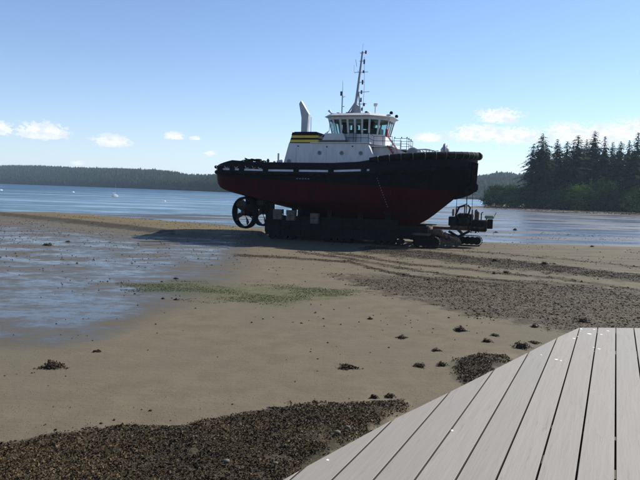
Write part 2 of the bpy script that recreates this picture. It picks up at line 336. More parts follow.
class MB:
    """collects shapes into one mesh"""
    def __init__(s): s.b = bmesh.new()
    def box(s, x0, x1, y0, y1, z0, z1, bev=0.):
        vs = [s.b.verts.new(p) for p in ((x0, y0, z0), (x1, y0, z0), (x1, y1, z0), (x0, y1, z0), (x0, y0, z1), (x1, y0, z1), (x1, y1, z1), (x0, y1, z1))]
        fs = [s.b.faces.new([vs[i] for i in f]) for f in ((0, 3, 2, 1), (4, 5, 6, 7), (0, 1, 5, 4), (1, 2, 6, 5), (2, 3, 7, 6), (3, 0, 4, 7))]
        if bev: bmesh.ops.bevel(s.b, geom=list({e for f in fs for e in f.edges}), offset=bev, segments=1, affect='EDGES')
        return s
    def tube(s, pts, r, seg=8, close=False, cap=True):
        pts = [Vector(p) for p in pts]; rs = r if isinstance(r, (list, tuple)) else [r]*len(pts); rings = []
        n = len(pts); last = None
        for i, p in enumerate(pts):
            a = pts[(i-1) % n] if (i or close) else p; c = pts[(i+1) % n] if (i < n-1 or close) else p
            d = (c-a).normalized(); u = d.orthogonal().normalized() if last is None else (last-d*last.dot(d)).normalized(); last = u; w = d.cross(u)
            rings.append([s.b.verts.new(p+(u*math.cos(t)+w*math.sin(t))*rs[i]) for t in [2*math.pi*k/seg for k in range(seg)]])
        for i in range(n if close else n-1):
            A, B = rings[i], rings[(i+1) % n]
            for k in range(seg): s.b.faces.new((A[k], A[(k+1) % seg], B[(k+1) % seg], B[k]))
        if cap and not close:
            s.b.faces.new(list(reversed(rings[0]))); s.b.faces.new(rings[-1])
        return s
    def prism(s, poly, axis, a0, a1):
        """poly in the plane normal to axis ('x' -> (y,z), 'y' -> (x,z), 'z' -> (x,y))"""
        def P(p, t): return {'x': (t, p[0], p[1]), 'y': (p[0], t, p[1]), 'z': (p[0], p[1], t)}[axis]
        A = [s.b.verts.new(P(p, a0)) for p in poly]; B = [s.b.verts.new(P(p, a1)) for p in poly]; n = len(poly)
        s.b.faces.new(A); s.b.faces.new(list(reversed(B)))
        for i in range(n): s.b.faces.new((A[i], B[i], B[(i+1) % n], A[(i+1) % n]))
        return s
    def frustum(s, lo, hi, z0, z1, cap=True):
        A = [s.b.verts.new((x, y, z0)) for x, y in lo]; B = [s.b.verts.new((x, y, z1)) for x, y in hi]; n = len(lo)
        for i in range(n): s.b.faces.new((A[i], A[(i+1) % n], B[(i+1) % n], B[i]))
        if cap: s.b.faces.new(list(reversed(A))); s.b.faces.new(B)
        return s
    def lathe(s, prof, center=(0, 0, 0), axis='z', seg=24, closed=False):
        rings = []; c = Vector(center)
        for r, h in prof:
            ring = []
            for k in range(seg):
                t = 2*math.pi*k/seg; a, b_ = r*math.cos(t), r*math.sin(t)
                p = {'z': (a, b_, h), 'x': (h, a, b_), 'y': (a, h, b_)}[axis]
                ring.append(s.b.verts.new(c+Vector(p)))
            rings.append(ring)
        n = len(rings)
        for i in range(n if closed else n-1):
            A, B = rings[i], rings[(i+1) % n]
            for k in range(seg): s.b.faces.new((A[k], A[(k+1) % seg], B[(k+1) % seg], B[k]))
        if not closed:
            s.b.faces.new(list(reversed(rings[0]))); s.b.faces.new(rings[-1])
        return s
    def build(s, name, material, parent=None, smooth=False, split=False):
        if split:
            s.b.verts.ensure_lookup_table(); s.b.verts.index_update(); seen = set(); first = None
            for v in s.b.verts:
                if v.index in seen: continue
                st, isl = [v], []; seen.add(v.index)
                while st:
                    q = st.pop(); isl.append(q)
                    for e in q.link_edges:
                        o = e.other_vert(q)
                        if o.index not in seen: seen.add(o.index); st.append(o)
                nb = MB(); mp = {q: nb.b.verts.new(q.co) for q in isl}
                for f in {f for q in isl for f in q.link_faces}: nb.b.faces.new([mp[q] for q in f.verts])
                o = nb.build(name, material, parent, smooth); first = first or o
            s.b.free(); return first
        bmesh.ops.recalc_face_normals(s.b, faces=s.b.faces)
        me = bpy.data.meshes.new(name); s.b.to_mesh(me); s.b.free()
        o = link(name, me, material, parent)
        if smooth:
            me.polygons.foreach_set('use_smooth', [True]*len(me.polygons))
            try: me.set_sharp_from_angle(angle=R(40))
            except Exception: pass
        return o

def vnoise(x, y, seed=0, octv=4, gain=.5):
    out = np.zeros_like(x, dtype=float); amp = 1.; tot = 0.
    for o in range(octv):
        f = 2.**o; xx = x*f+seed*13.7+o*5.1; yy = y*f-seed*7.3+o*9.7
        xi = np.floor(xx).astype(np.int64); yi = np.floor(yy).astype(np.int64); fx = xx-xi; fy = yy-yi
        fx = fx*fx*(3-2*fx); fy = fy*fy*(3-2*fy)
        def h(i, j):
            n = (i*374761393+j*668265263+seed*974634777) & 0xffffffff
            n = ((n ^ (n >> 13))*1274126177) & 0xffffffff
            return ((n ^ (n >> 16)) & 0xffff)/65535.
        out += amp*((h(xi, yi)*(1-fx)+h(xi+1, yi)*fx)*(1-fy)+(h(xi, yi+1)*(1-fx)+h(xi+1, yi+1)*fx)*fy); tot += amp; amp *= gain
    return out/tot

# ------------------------------------------------------------------ zones of the beach (outlines given as photo points on the ground plane)
KX = .35
def sdist(px, py, poly, closed=True):
    P = np.array(poly, float); n = len(P); best = np.full(px.shape, 1e9); inside = np.zeros(px.shape, bool)
    for i in range(n if closed else n-1):
        a = P[i]; c = P[(i+1) % n]; ax, ay, bx, by = a[0]*KX, a[1], c[0]*KX, c[1]
        dx, dy = bx-ax, by-ay; t = np.clip(((px*KX-ax)*dx+(py-ay)*dy)/(dx*dx+dy*dy+1e-9), 0, 1)
        best = np.minimum(best, np.hypot(px*KX-ax-t*dx, py-ay-t*dy))
        if closed:
            cond = ((a[1] > py) != (c[1] > py)); xs = a[0]+(py-a[1])*(c[0]-a[0])/((c[1]-a[1]) if abs(c[1]-a[1]) > 1e-9 else 1e-9)
            inside ^= cond & (px < xs)
    return np.where(inside, best, -best) if closed else best
def soft(sd_, w): return np.clip(.5+sd_/(2*w), 0, 1)
Z_WET = [(-400, 214), (0, 219), (69, 226), (137, 232.5), (165, 236), (248, 240), (246, 256), (234, 275), (205, 294), (160, 312), (110, 330), (60, 344), (-400, 360)]
Z_MUD = [(425, 207), (500, 208.6), (560, 211.5), (640, 215), (900, 226), (900, 262), (640, 247), (480, 242), (425, 239)]
Z_MUD2 = [(40, 211), (250, 212), (400, 214), (400, 226), (268, 230.5), (220, 226.5), (140, 219.5), (60, 213.5)]
Z_WET2 = [(-400, 286), (60, 288), (150, 300), (120, 322), (60, 338), (-400, 352)]
Z_BAR = [(-400, 212), (52, 214), (140, 220.5), (220, 227), (266, 231), (258, 238), (168, 234.5), (137, 229.5), (69, 222), (-10, 215.5), (-400, 213.5)]
Z_GRAVEL = [(332, 276), (400, 276), (470, 279), (560, 283), (700, 296), (900, 322), (900, 360), (700, 345), (575, 333), (520, 323), (470, 314), (430, 303), (380, 292)]
Z_ALGAE = [(130, 284), (175, 280), (220, 284), (300, 286), (352, 292), (342, 300), (280, 305), (220, 301), (170, 295), (140, 292)]
Z_WRACK = [(-500, 470), (0, 447), (50, 436), (120, 430), (180, 430), (235, 416), (300, 408), (370, 403), (402, 402), (404, 412), (372, 438), (290, 490), (420, 900), (-900, 900)]
Z_WRACK2 = [(455, 363), (480, 357), (512, 357), (497, 374), (472, 384), (458, 378)]
Z_BAND = [(380, 246), (480, 243.5), (640, 249), (900, 262), (900, 298), (640, 276), (560, 268), (480, 261), (400, 255)]
L_BERM = [(372, 251), (430, 256.5), (480, 262.5), (560, 270.5), (640, 280), (760, 294), (1000, 322)]
L_RUT = [(330, 252), (400, 263), (470, 270), (560, 279), (640, 290), (760, 305)]
L_RUT2 = [(300, 252), (345, 258), (400, 268), (455, 276), (540, 284), (640, 298), (760, 312)]
L_RUT3 = [(400, 248), (480, 252), (560, 259), (640, 267), (760, 278)]
L_THIN = [(236, 255), (290, 258), (350, 262), (380, 270), (410, 276), (450, 281), (500, 284)]
L_LIP = [(-60, 213.5), (0, 215.5), (69, 222.4), (137, 230), (172, 234.6)]
L_EDGE = [(332, 279), (380, 291), (430, 300)]
WATER_EDGE = [(-900, 200), (-200, 208), (0, 211.5), (100, 212.5), (220, 214.5), (300, 217), (400, 212), (440, 206.8), (478, 206), (494, 205.6)]
SHORE = [(484, 205.6), (500, 206.6), (540, 208.3), (590, 210.5), (640, 212.4), (760, 217.5), (1000, 228)]
def zones(X, Y):
    px, py = proj(X, Y, np.zeros_like(X)); front = Y > 2
    dip = py-horizon(px)
    z = {}
    def zz(poly, w, closed=True, hw=0):
        s = sdist(px, py, poly, closed)
        if not closed: s = hw-s
        return np.where(front, soft(s, w), 0.)
    z['wet'] = zz(Z_WET, 14)*.8+zz(Z_WET2, 12)*.2; z['mud'] = np.maximum(zz(Z_MUD, 1.6), zz(Z_MUD2, 1.5)*.8); z['bar'] = zz(Z_BAR, 2.); z['gravel'] = zz(Z_GRAVEL, 7)
    z['algae'] = zz(Z_ALGAE, 6); z['wrack'] = np.maximum(zz(Z_WRACK, 9), zz(Z_WRACK2, 6)); z['band'] = zz(Z_BAND, 4)
    ln = np.maximum.reduce([zz(L_BERM, 4.5, False, 3.8), zz(L_RUT, 3, False, .9), zz(L_RUT2, 3, False, .8), zz(L_RUT3, 3, False, .3), zz(L_THIN, 2.2, False, 1.0), zz(L_LIP, 1.6, False, 1.1)]); z['line'] = ln
    z['berm'] = zz(L_BERM, 5, False, 2.5)
    # how far seaward of the water's edge, in photo rows
    we = np.interp(px, [p[0] for p in WATER_EDGE], [p[1] for p in WATER_EDGE], right=205.6)
    sea = np.where(front, we-py, -9)
    sh = np.interp(px, [p[0] for p in SHORE], [p[1] for p in SHORE])
    hd = np.where(front & (px > 484), sh-py, -9.)       # rows inland of the headland's foot
    z['head'] = np.minimum(hd, (px-484)*.25)
    z['sea'] = np.where(px > 494, -9, sea)
    z['dip'] = dip; z['front'] = front
    return z
def height(X, Y, z=None):
    if z is None: z = zones(X, Y)
    D = np.hypot(X, Y)
    h = np.zeros_like(X)
    h += (vnoise(X*.35, Y*.35, 3, 4)-.5)*.05*np.clip(30/D, .3, 1)
    h += (vnoise(X*1.2, Y*2.4, 5, 3)-.5)*.03*z['gravel']
    w = np.clip((z['wrack']-.3)*2.2, 0, 1); h += w*(.05+.13*vnoise(X*1.3, Y*1.3, 8, 4))
    h += z['berm']*(.16+.16*vnoise(X*.8, Y*.8, 9, 3))
    h += np.clip(z['bar']*1.6, 0, 1)*.34
    h += z['mud']*(vnoise(X*.05, Y*.22, 14, 4)-.5)*.16
    sea = np.clip(z['sea']/1.5, 0, 1); h -= sea*2.2
    h += np.where((D > 300) & (z['sea'] < 0) & (z['head'] <= 0), 0, 0)
    hd = np.clip(z['head']/1.2, 0, 1); h += hd*hd*(3-2*hd)*2.6
    far = ~z['front']
    h = np.where(far, h, h)
    return h

# ground: one polar sheet, fine in front of the camera
azf = np.radians(np.linspace(-46, 46, 640)); azb = np.radians(np.linspace(46, 314, 60)[1:-1]); AZ = np.concatenate([azf, azb])
rr = [3.0]
while rr[-1] < 4200:
    q = rr[-1]; rr.append(q*(1.0085 if 8 < q < 130 else (1.02 if q < 420 else 1.12)) if q > 6 else q*1.06)
RR = np.array(rr); nA, nR = len(AZ), len(RR)
gx = np.outer(RR, np.sin(AZ)); gy = np.outer(RR, np.cos(AZ)); Xg = gx.ravel(); Yg = gy.ravel()
zn = zones(Xg, Yg); Zg = height(Xg, Yg, zn)
V = np.column_stack([Xg, Yg, Zg]); V = np.vstack([V, [[0, 0, 0]]])
i = np.arange(nR-1)[:, None]; j = np.arange(nA)[None, :]; j2 = (j+1) % nA
Q = np.stack([(i*nA+j), (i*nA+j2), ((i+1)*nA+j2), ((i+1)*nA+j)], -1).reshape(-1, 4)[:, ::-1]
ground = from_np('ground', V, Q, 'beach_ground', smooth=True)
bm = bmesh.new(); bm.from_mesh(ground.data); bm.verts.ensure_lookup_table(); cv_ = bm.verts[nR*nA]
for k in range(nA): bm.faces.new((cv_, bm.verts[(k+1) % nA], bm.verts[k]))
bm.to_mesh(ground.data); bm.free()
tag(ground, kind='structure')
z0 = np.zeros(1)
pad = lambda *a: np.column_stack([np.concatenate([q, z0]) for q in a])
cattr(ground, 'mask_a', pad(zn['wet'], zn['mud'], zn['algae']))
cattr(ground, 'mask_b', pad(zn['gravel'], zn['wrack'], zn['line']))
cattr(ground, 'mask_c', pad(zn['bar'], np.clip(zn['head']/1.6, 0, 1), zn['band']))

# sea: one sheet, the land stands out of it
mb = MB(); pts = [(4100*math.sin(t), 4100*math.cos(t)) for t in [2*math.pi*k/96 for k in range(96)]]
vs = [mb.b.verts.new((x, y, -.3)) for x, y in pts]; mb.b.faces.new(vs)
water = mb.build('water', 'sea_water'); tag(water, kind='structure')
if water.data.polygons[0].normal.z < 0: water.data.flip_normals()

# ------------------------------------------------------------------ far wooded hills across the bay
RPX = [(-500, 2300), (0, 1500), (110, 1150), (220, 800), (300, 720), (420, 800), (500, 900), (640, 900), (1100, 800)]
SKY = [(-500, 172), (-100, 166), (0, 165), (40, 164.6), (70, 166), (105, 167), (140, 168.5), (175, 171), (185, 174), (235, 173.5), (300, 176), (430, 177), (480, 174.5), (500, 172), (515, 174), (560, 174), (1100, 180)]
def az2px(a): return 320+600*np.tan(a)*1.0
def hillz(a, r):
    px = az2px(a); R0 = np.interp(px, *zip(*RPX)); y = np.interp(px, *zip(*SKY)); e = (horizon(px)-y)/600*np.cos(a)
    depth = np.interp(px, [0, 180, 260, 600], [900, 500, 320, 420]); top = H+e*(R0+depth*.8)-np.interp(px, [0, 180, 600], [11, 13, 19])
    t = np.clip((r-R0)/depth, 0, 1); t = np.where(t < .05, t*2, .1+(t-.05)/.95*.9)
    return -1.2+(np.maximum(top, 2)+1.2)*np.sin(t*math.pi/2)**.9*1.0, R0, depth
aa = np.radians(np.linspace(-62, 62, 260)); tt = np.linspace(0, 1.6, 26)
A_, T_ = np.meshgrid(aa, tt, indexing='ij'); _, R0, dep = hillz(A_, np.zeros_like(A_))
r_ = R0+T_*dep; hz, _, _ = hillz(A_, r_); hz = hz+(vnoise(r_*np.sin(A_)*.004, r_*np.cos(A_)*.004, 21, 3)-.5)*6*np.clip(T_*3, 0, 1)*(T_ < 2)
hz = np.where(T_ > 1.3, hz*np.clip((1.6-T_)/.3, 0, 1)-1, hz)
V = np.column_stack([(r_*np.sin(A_)).ravel(), (r_*np.cos(A_)).ravel(), hz.ravel()])
i = np.arange(259)[:, None]; j = np.arange(25)[None, :]; Q = np.stack([i*26+j, (i+1)*26+j, (i+1)*26+j+1, i*26+j+1], -1).reshape(-1, 4)[:, ::-1]
hills = from_np('hills', V, Q, 'far_needles', smooth=True); tag(hills, kind='structure')

def conifer_np(levels, seg, rng, h=1., r=.2):
    """low conifer for the far woods: jagged stacked skirts"""
    V, T = [], []
    for L in range(levels):
        z0_ = .12+.86*L/levels; z1_ = min(1., z0_+1.5/levels); rad = r*(1-z0_)**.8*rng.uniform(.8, 1.2); b0 = len(V)
        for k in range(seg):
            t = 2*math.pi*k/seg+rng.uniform(-.3, .3); q = rad*rng.uniform(.55, 1.25)
            V.append((q*math.cos(t), q*math.sin(t), z0_+rng.uniform(-.04, .03)))
        V.append((0, 0, z1_))
        for k in range(seg): T.append((b0+k, b0+(k+1) % seg, b0+seg))
    return np.array(V), np.array(T)
def scatter_mesh(name, templates, pos, hs, ws, material):
    VV, TT, off = [], [], 0; pick = RNG.integers(0, len(templates), len(pos)); rot = RNG.uniform(0, 6.28, len(pos))
    for k, (Vt, Tt) in enumerate(templates):
        idx = np.where(pick == k)[0]
        if not len(idx): continue
        c, s_ = np.cos(rot[idx])[:, None], np.sin(rot[idx])[:, None]
        x = (Vt[:, 0]*c-Vt[:, 1]*s_)*ws[idx][:, None]+pos[idx, 0][:, None]; y = (Vt[:, 0]*s_+Vt[:, 1]*c)*ws[idx][:, None]+pos[idx, 1][:, None]
        z = Vt[:, 2]*hs[idx][:, None]+pos[idx, 2][:, None]
        VV.append(np.stack([x, y, z], -1).reshape(-1, 3)); TT.append((Tt[None]+off+(np.arange(len(idx))*len(Vt))[:, None, None]).reshape(-1, Tt.shape[1])); off += len(idx)*len(Vt)
    return from_np(name, np.vstack(VV), np.vstack(TT), material)
tmpl = [conifer_np(6, 6, RNG, r=.22+.03*k) for k in range(5)]+[conifer_np(3, 7, RNG, r=.42) for k in range(4)]
N = 24000
px_ = RNG.uniform(-350, 980, N); a_ = np.arctan((px_-320)/600); t_ = np.concatenate([RNG.uniform(0.004, .06, N//4), RNG.uniform(.02, 1.15, N-N//4)])
_, R0, dep = hillz(a_, np.zeros(N)); rr_ = R0+t_*dep; zz_, _, _ = hillz(a_, rr_)
zz_ = zz_+(vnoise(rr_*np.sin(a_)*.004, rr_*np.cos(a_)*.004, 21, 3)-.5)*6*np.clip(t_*3, 0, 1)
hh_ = RNG.uniform(.7, 1.0, N)*np.interp(px_, [0, 180, 260, 600], [14, 16, 19, 24])*(1+.15*(RNG.random(N) > .97))
far = scatter_mesh('distant_forest', tmpl, np.column_stack([rr_*np.sin(a_), rr_*np.cos(a_), zz_-1]), hh_, hh_*RNG.uniform(.9, 1.4, N), 'far_needles')
tag(far, 'dark wooded hills of conifers across the bay', 'forest', kind='stuff')

# ------------------------------------------------------------------ headland trees
def fir_mesh(seed, sparse=False):
    r = np.random.default_rng(seed); V, Q = [], []; nw = 40; lean = r.uniform(-.01, .01)
    for w in range(nw):
        z = .10+.885*(w/nw)**.95; full = seed % 2; env = ((1-z)**(.62 if full else .80)*(.27 if full else .30)*min(1, (.55 if full else .35)+(1-z)*3.2)+.004)*(1.0 if z > .2 else .75)*r.uniform(.75, 1.15)
        if sparse and z < .45: env *= .55
        nb = r.integers(5, 8)
        for k in range(nb):
            if r.random() < (.25 if sparse else .10): continue
            t = 2*math.pi*(k+r.uniform(-.4, .4))/nb+w*1.7; L = env*r.uniform(.5, 1.3)*(1+.3*math.sin(t*2+seed)*math.sin(w*.6+seed))+.006
            droop = r.uniform(.15, .5)*L
            n = max(2, int(L*80))
            for q in range(n):
                f = (q+r.uniform(.2, 1))/n; cx = L*f*math.cos(t); cy = L*f*math.sin(t); cz = z-droop*f*f+.12*L*f+r.uniform(-.004, .004)
                s = (.0175*(1.25-f*.6)*r.uniform(.7, 1.4))*min(1, .45+(1-z)*1.6); d = np.array([math.cos(t), math.sin(t), -.5+r.uniform(-.3, .3)]); u = np.array([-math.sin(t), math.cos(t), r.uniform(-.5, .5)])
                c = np.array([cx+lean*z, cy, cz]); b0 = len(V)
                V += [c-d*s*.7-u*s*.5, c-u*s*.8+d*s*.2-np.array([0, 0, s*.5]), c+d*s*1.1-np.array([0, 0, s*.3]), c+u*s*.8+d*s*.2-np.array([0, 0, s*.5])]; Q.append((b0, b0+1, b0+2, b0+3))
    return np.array(V), np.array(Q)
def leaf_mesh(seed, nblob=34, per=75, flat=.8):
    r = np.random.default_rng(seed); V, Q = [], []
    for k in range(nblob):
        t = r.uniform(0, 6.28); ph = math.acos(r.uniform(-1, 1)); q = r.uniform(.45, .85)
        c = np.array([math.sin(ph)*math.cos(t)*q*.42, math.sin(ph)*math.sin(t)*q*.42, max(.06, .50+math.cos(ph)*q*.55*flat)]); br = r.uniform(.10, .19)
        for p in range(per):
            d = r.normal(size=3); d /= np.linalg.norm(d); o = c+d*br*r.uniform(.55, 1.12)*np.array([1, 1, .8]); u = np.cross(d, r.normal(size=3)); u /= np.linalg.norm(u)+1e-9
            w = np.cross(d+r.normal(size=3)*.35, u); w /= np.linalg.norm(w)+1e-9; s = r.uniform(.012, .027); b0 = len(V)
            V += [o-u*s, o-w*s*.7, o+u*s, o+w*s*.7]; Q.append((b0, b0+1, b0+2, b0+3))
    return np.array(V), np.array(Q)
def trunk_mesh(seed, h1, r0, limbs=0):
    r = random.Random(seed); mb = MB(); mb.tube([(0, 0, -.03), (0, 0, .05), (r.uniform(-.006, .006), 0, h1*.5), (0, 0, h1)], [r0*1.3, r0, r0*.65, r0*.12], 7)
    for k in range(limbs):
        t = r.uniform(0, 6.28); z = h1*(.3+.5*k/max(1, limbs)); L = .3*r.uniform(.6, 1)
        mb.tube([(0, 0, z), (L*.5*math.cos(t), L*.5*math.sin(t), z+L*.45), (L*math.cos(t), L*math.sin(t), z+L*.8)], [r0*.45, r0*.3, r0*.08], 5)
    return mb
def tree_proto(kind, seed):
    if kind in ('fir', 'sparse'):
        V, Q = fir_mesh(seed, kind == 'sparse'); cr = from_np('crown', V, Q, 'fir_needles'); tk = trunk_mesh(seed, .97, .011).build('trunk', 'trunk')
    else:
        V, Q = leaf_mesh(seed); cr = from_np('crown', V, Q, 'bright_leaves' if kind == 'bright' else 'dark_leaves'); tk = trunk_mesh(seed, .62, .02, 5).build('trunk', 'trunk')
    return cr, tk
protos = {k: [tree_proto(k, s*7+len(k)) for s in range(n)] for k, n in (('fir', 4), ('sparse', 2), ('leafy', 3), ('bright', 2))}
used_proto = set()
def tree(name, kind, px, ytop, D, wid, label, group, base=None):
    x, y, zt = dpt(px, ytop, D)
    zb = float(height(np.array([x]), np.array([y]))[0])-.3 if base is None else base
    if kind in ('leafy', 'bright'): zb -= .16*(zt-zb)
    h = zt-zb; root = empty(name, (x, y, zb), random.uniform(0, 6.28), label, 'tree', group); root.rotation_euler[0] = random.uniform(-.022, .022); root.rotation_euler[1] = random.uniform(-.022, .022)
    pi = random.randrange(len(protos[kind])); cr, tk = protos[kind][pi]
    for src in (cr, tk):
        if (kind, pi, src.name) in used_proto: o = src.copy(); C.objects.link(o)
        else: o = src; used_proto.add((kind, pi, src.name))
        o.parent = root; o.scale = (h*wid, h*wid, h)
    return root
GF = 'tall firs on the wooded headland'
GH = 'broadleaf trees along the headland shore'
FT = [(533, 142, 272, 1.0, 'slim fir at the left end of the headland fir stand, shorter than its neighbour'),
      (545, 131, 268, 1.1, 'tall pointed fir standing second from the left end of the headland stand'),
      (557, 137, 274, 1.05, 'dark fir just right of the tall pointed fir, its tip slightly lower'),
      (578, 132.5, 266, 1.25, 'broad shouldered fir with a lumpy crown in the middle of the headland stand'),
      (595, 128, 270, .9, 'tallest thin topped fir standing above the bright green tree'),
      (605.5, 134, 262, 1.0, 'fir just right of the tallest thin topped one'),
      (623, 139, 258, 1.05, 'shorter dark fir near the right side of the headland stand'),
      (638, 130, 254, 1.15, 'tall dark fir at the right edge of the photo'),
      (568, 139, 276, 1.0, 'fir in the dip left of the broad shouldered fir'),
      (587, 137, 278, 1.0, 'fir between the broad shouldered one and the tallest one'),
      (613, 140, 270, 1.1, 'fir in the low gap of the skyline right of the tallest one'),
      (630, 138, 268, 1.0, 'fir half hidden left of the tree at the right edge of the photo')]
for px, yt, D, w, lb in FT: tree('fir_tree', 'sparse' if px == 595 else 'fir', px, yt, D, w*1.05, lb, GF)
for k in range(34):                      # the stand goes on behind and beyond the frame
    px = 540+k*4.8+random.uniform(-2, 2) if k < 22 else random.uniform(640, 900)
    tree('fir_tree', random.choice(['fir', 'fir', 'sparse']), px, random.uniform(139, 156) if k < 22 else random.uniform(125, 150)+(px-640)*.03, random.uniform(262, 292) if k < 22 else random.uniform(235, 275), random.uniform(.85, 1.1),
         'dark fir in the thick of the headland stand, only a piece of its crown showing' if k < 22 else 'dark fir of the headland stand, beyond the right edge of the photo', GF)
BT = [(497, 180, 282, 1.15), (508, 179, 280, 1.1), (519, 182, 276, 1.2), (530, 184, 272, 1.2), (541, 180, 268, 1.1), (491, 188, 284, 1.2), (503, 190, 276, 1.3), (515, 191, 270, 1.4), (527, 190, 266, 1.4), (538, 188, 262, 1.3), (548, 186, 262, 1.3),
      (556, 183, 262, 1.2), (551, 193, 258, 1.6), (563, 188, 258, 1.3), (571, 190, 255, 1.5), (583, 192, 252, 1.5), (595, 190, 250, 1.5), (606, 188, 248, 1.4), (617, 186, 248, 1.3), (628, 184, 246, 1.3), (639, 187, 244, 1.4), (612, 176, 254, 1.1), (632, 172, 252, 1.1)]
front = sorted([t for t in BT if t[1] >= 186]); back = sorted([t for t in BT if t[1] < 186])
ORD = ['first', 'second', 'third', 'fourth', 'fifth', 'sixth', 'seventh', 'eighth', 'ninth', 'tenth', 'eleventh', 'twelfth', 'thirteenth', 'fourteenth', 'fifteenth']
for L_, wd in ((front, 'low round dark tree at the water front of the headland, %s from its left tip'), (back, 'taller round dark tree of the second headland row, %s from the left tip')):
    for q, (px, yt, D, w) in enumerate(L_): tree('leafy_tree', 'leafy', px, yt, D, w, wd % ORD[q], GH)
for px, yt, D, w, lb in ((583, 176, 250, .95, 'bright yellow green tree, leftmost of the bright ones on the headland'), (592, 171, 252, .9, 'bright yellow green tree in the middle of the bright clump on the headland'),
                         (602, 167.5, 254, .9, 'tallest bright yellow green tree of the headland bright clump'), (610, 170, 256, .75, 'light green tree at the right end of the bright clump')):
    tree('bright_tree', 'bright', px, yt, D, w, lb, 'bright green trees in front of the firs')
for k in range(14):
    px = random.uniform(648, 860); tree('leafy_tree', 'leafy', px, random.uniform(178, 190)+(px-640)*.03, random.uniform(205, 245)-(px-640)*.05, 1.3, 'rounded dark green tree of the headland, beyond the right edge of the photo', GH)
for k, L_ in protos.items():
    for i_, pr in enumerate(L_):
        for src in pr:
            if src.parent is None: bpy.data.objects.remove(src)

# ------------------------------------------------------------------ beach litter (nobody could count it)
def flakes(name, pts, size, tones, material, flat=.6):
    """crumpled four-triangle fronds"""
    n = len(pts); c = pts[:, None, :]; d = RNG.normal(size=(n, 3)); d[:, 2] *= flat; d /= np.linalg.norm(d, axis=1, keepdims=True)
    u = np.cross(d, RNG.normal(size=(n, 3))*np.array([min(1, flat*1.6)]*2+[1])); u /= np.linalg.norm(u, axis=1, keepdims=True); w = np.cross(d, u); s = size[:, None]
    P = [c[:, 0]-d*s, c[:, 0]-u*s*.45+w*s*.25, c[:, 0]+u*s*.45+w*s*.25, c[:, 0]+d*s*.6-u*s*.35-w*s*.15, c[:, 0]+d*s*.8+u*s*.4-w*s*.3]
    V = np.stack(P, 1).reshape(-1, 3); b = (np.arange(n)*5)[:, None]
    T = np.concatenate([b+np.array([[0, 1, 2]]), b+np.array([[1, 3, 2]]), b+np.array([[3, 4, 2]])])
    o = from_np(name, V, T, material); fattr(o, 'tone', np.repeat(tones, 5)); return o
def lumps(name, pts, size, tones, material):
    n = len(pts); oc = np.array([(1, 0, 0), (0, 1, 0), (-1, 0, 0), (0, -1, 0), (0, 0, .7), (0, 0, -.5)], float)
    t = RNG.uniform(0, 6.28, n); cs, sn = np.cos(t)[:, None], np.sin(t)[:, None]; j = RNG.uniform(.6, 1.35, (n, 6)); st = RNG.uniform(.6, 1.3, (n, 1))
    x = (oc[:, 0]*cs-oc[:, 1]*sn*st)*j*size[:, None]+pts[:, 0:1]; y = (oc[:, 0]*sn+oc[:, 1]*cs*st)*j*size[:, None]+pts[:, 1:2]; z = oc[:, 2]*j*size[:, None]+pts[:, 2:3]
    V = np.stack([x, y, z], -1).reshape(-1, 3); T = np.array([(0, 1, 4), (1, 2, 4), (2, 3, 4), (3, 0, 4), (1, 0, 5), (2, 1, 5), (3, 2, 5), (0, 3, 5)])
    T = (T[None]+(np.arange(n)*6)[:, None, None]).reshape(-1, 3); o = from_np(name, V, T, material); fattr(o, 'tone', np.repeat(tones, 6)); return o
def sample(n, x0, x1, y0, y1, prob):
    X = RNG.uniform(x0, x1, n); Y = RNG.uniform(y0, y1, n); z = zones(X, Y); keep = RNG.random(n) < prob(X, Y, z)
    X, Y = X[keep], Y[keep]; z = {k: v[keep] for k, v in z.items()}; return X, Y, height(X, Y, z), z
def pw(X, Y, z):
    m = z['wrack']+(vnoise(X*1.3, Y*1.3, 31, 5, .62)-.5)*1.9; bare = np.clip((vnoise(X*.7+9, Y*1.5, 37, 4)-.72)*8, 0, .6); return np.clip((m-.44)*4, 0, 1)*(z['wrack'] > .06)*(1-bare)
X, Y, Z, z = sample(600000, -10, 9, 6.5, 19, pw)
pile = vnoise(X*2.2, Y*2.2, 33, 3); tone = np.clip(RNG.normal(.40, .2, len(X))+(vnoise(X*.9, Y*.9, 34, 3)-.5)*.7, 0, .97); tone[RNG.random(len(X)) < .002] = 1.
o = flakes('seaweed_wrack', np.column_stack([X, Y, Z+.01+.05*pile*RNG.random(len(X))]), RNG.gamma(2.4, .006, len(X)).clip(.006, .045), tone*.92, 'weed_flakes')
tag(o, 'thick brown bank of washed up seaweed along the near edge of the beach', 'seaweed', kind='stuff')
def pg(X, Y, z):
    a = z['gravel']+(vnoise(X*.8, Y*1.6, 41, 4)-.5)*1.3; c = z['line']+(vnoise(X*.9, Y*1.8, 43, 4)-.5)*1.1
    return np.maximum(np.clip((a-.5)*3.5, 0, 1)*(z['gravel'] > .1)*.6, np.clip((c-.42)*3, 0, 1)*(z['line'] > .1))
X, Y, Z, z = sample(420000, -8, 48, 19, 58, pg)
sz = RNG.gamma(1.5, .0095, len(X))+.008; tone = np.clip(RNG.beta(1.6, 3.2, len(X))+(vnoise(X*.5, Y*.9, 45, 3)-.55)*.5, 0, .95); tone = np.where(z['line'] > .45, tone*.55, tone)
o = lumps('shingle', np.column_stack([X, Y, Z+sz*.15]), np.clip(sz, 0, .14), tone, 'stones'); tag(o, 'dark shingle and weed covered stones strewn across the upper flat', 'shingle', kind='stuff')
def pp(X, Y, z): return np.clip(.02+.25*np.clip(vnoise(X*.25, Y*.35, 51, 3)-.5, 0, 1)*4+.2*z['wet']*(Y > 35), 0, 1)*(z['wrack'] < .3)*(z['sea'] < -.3)
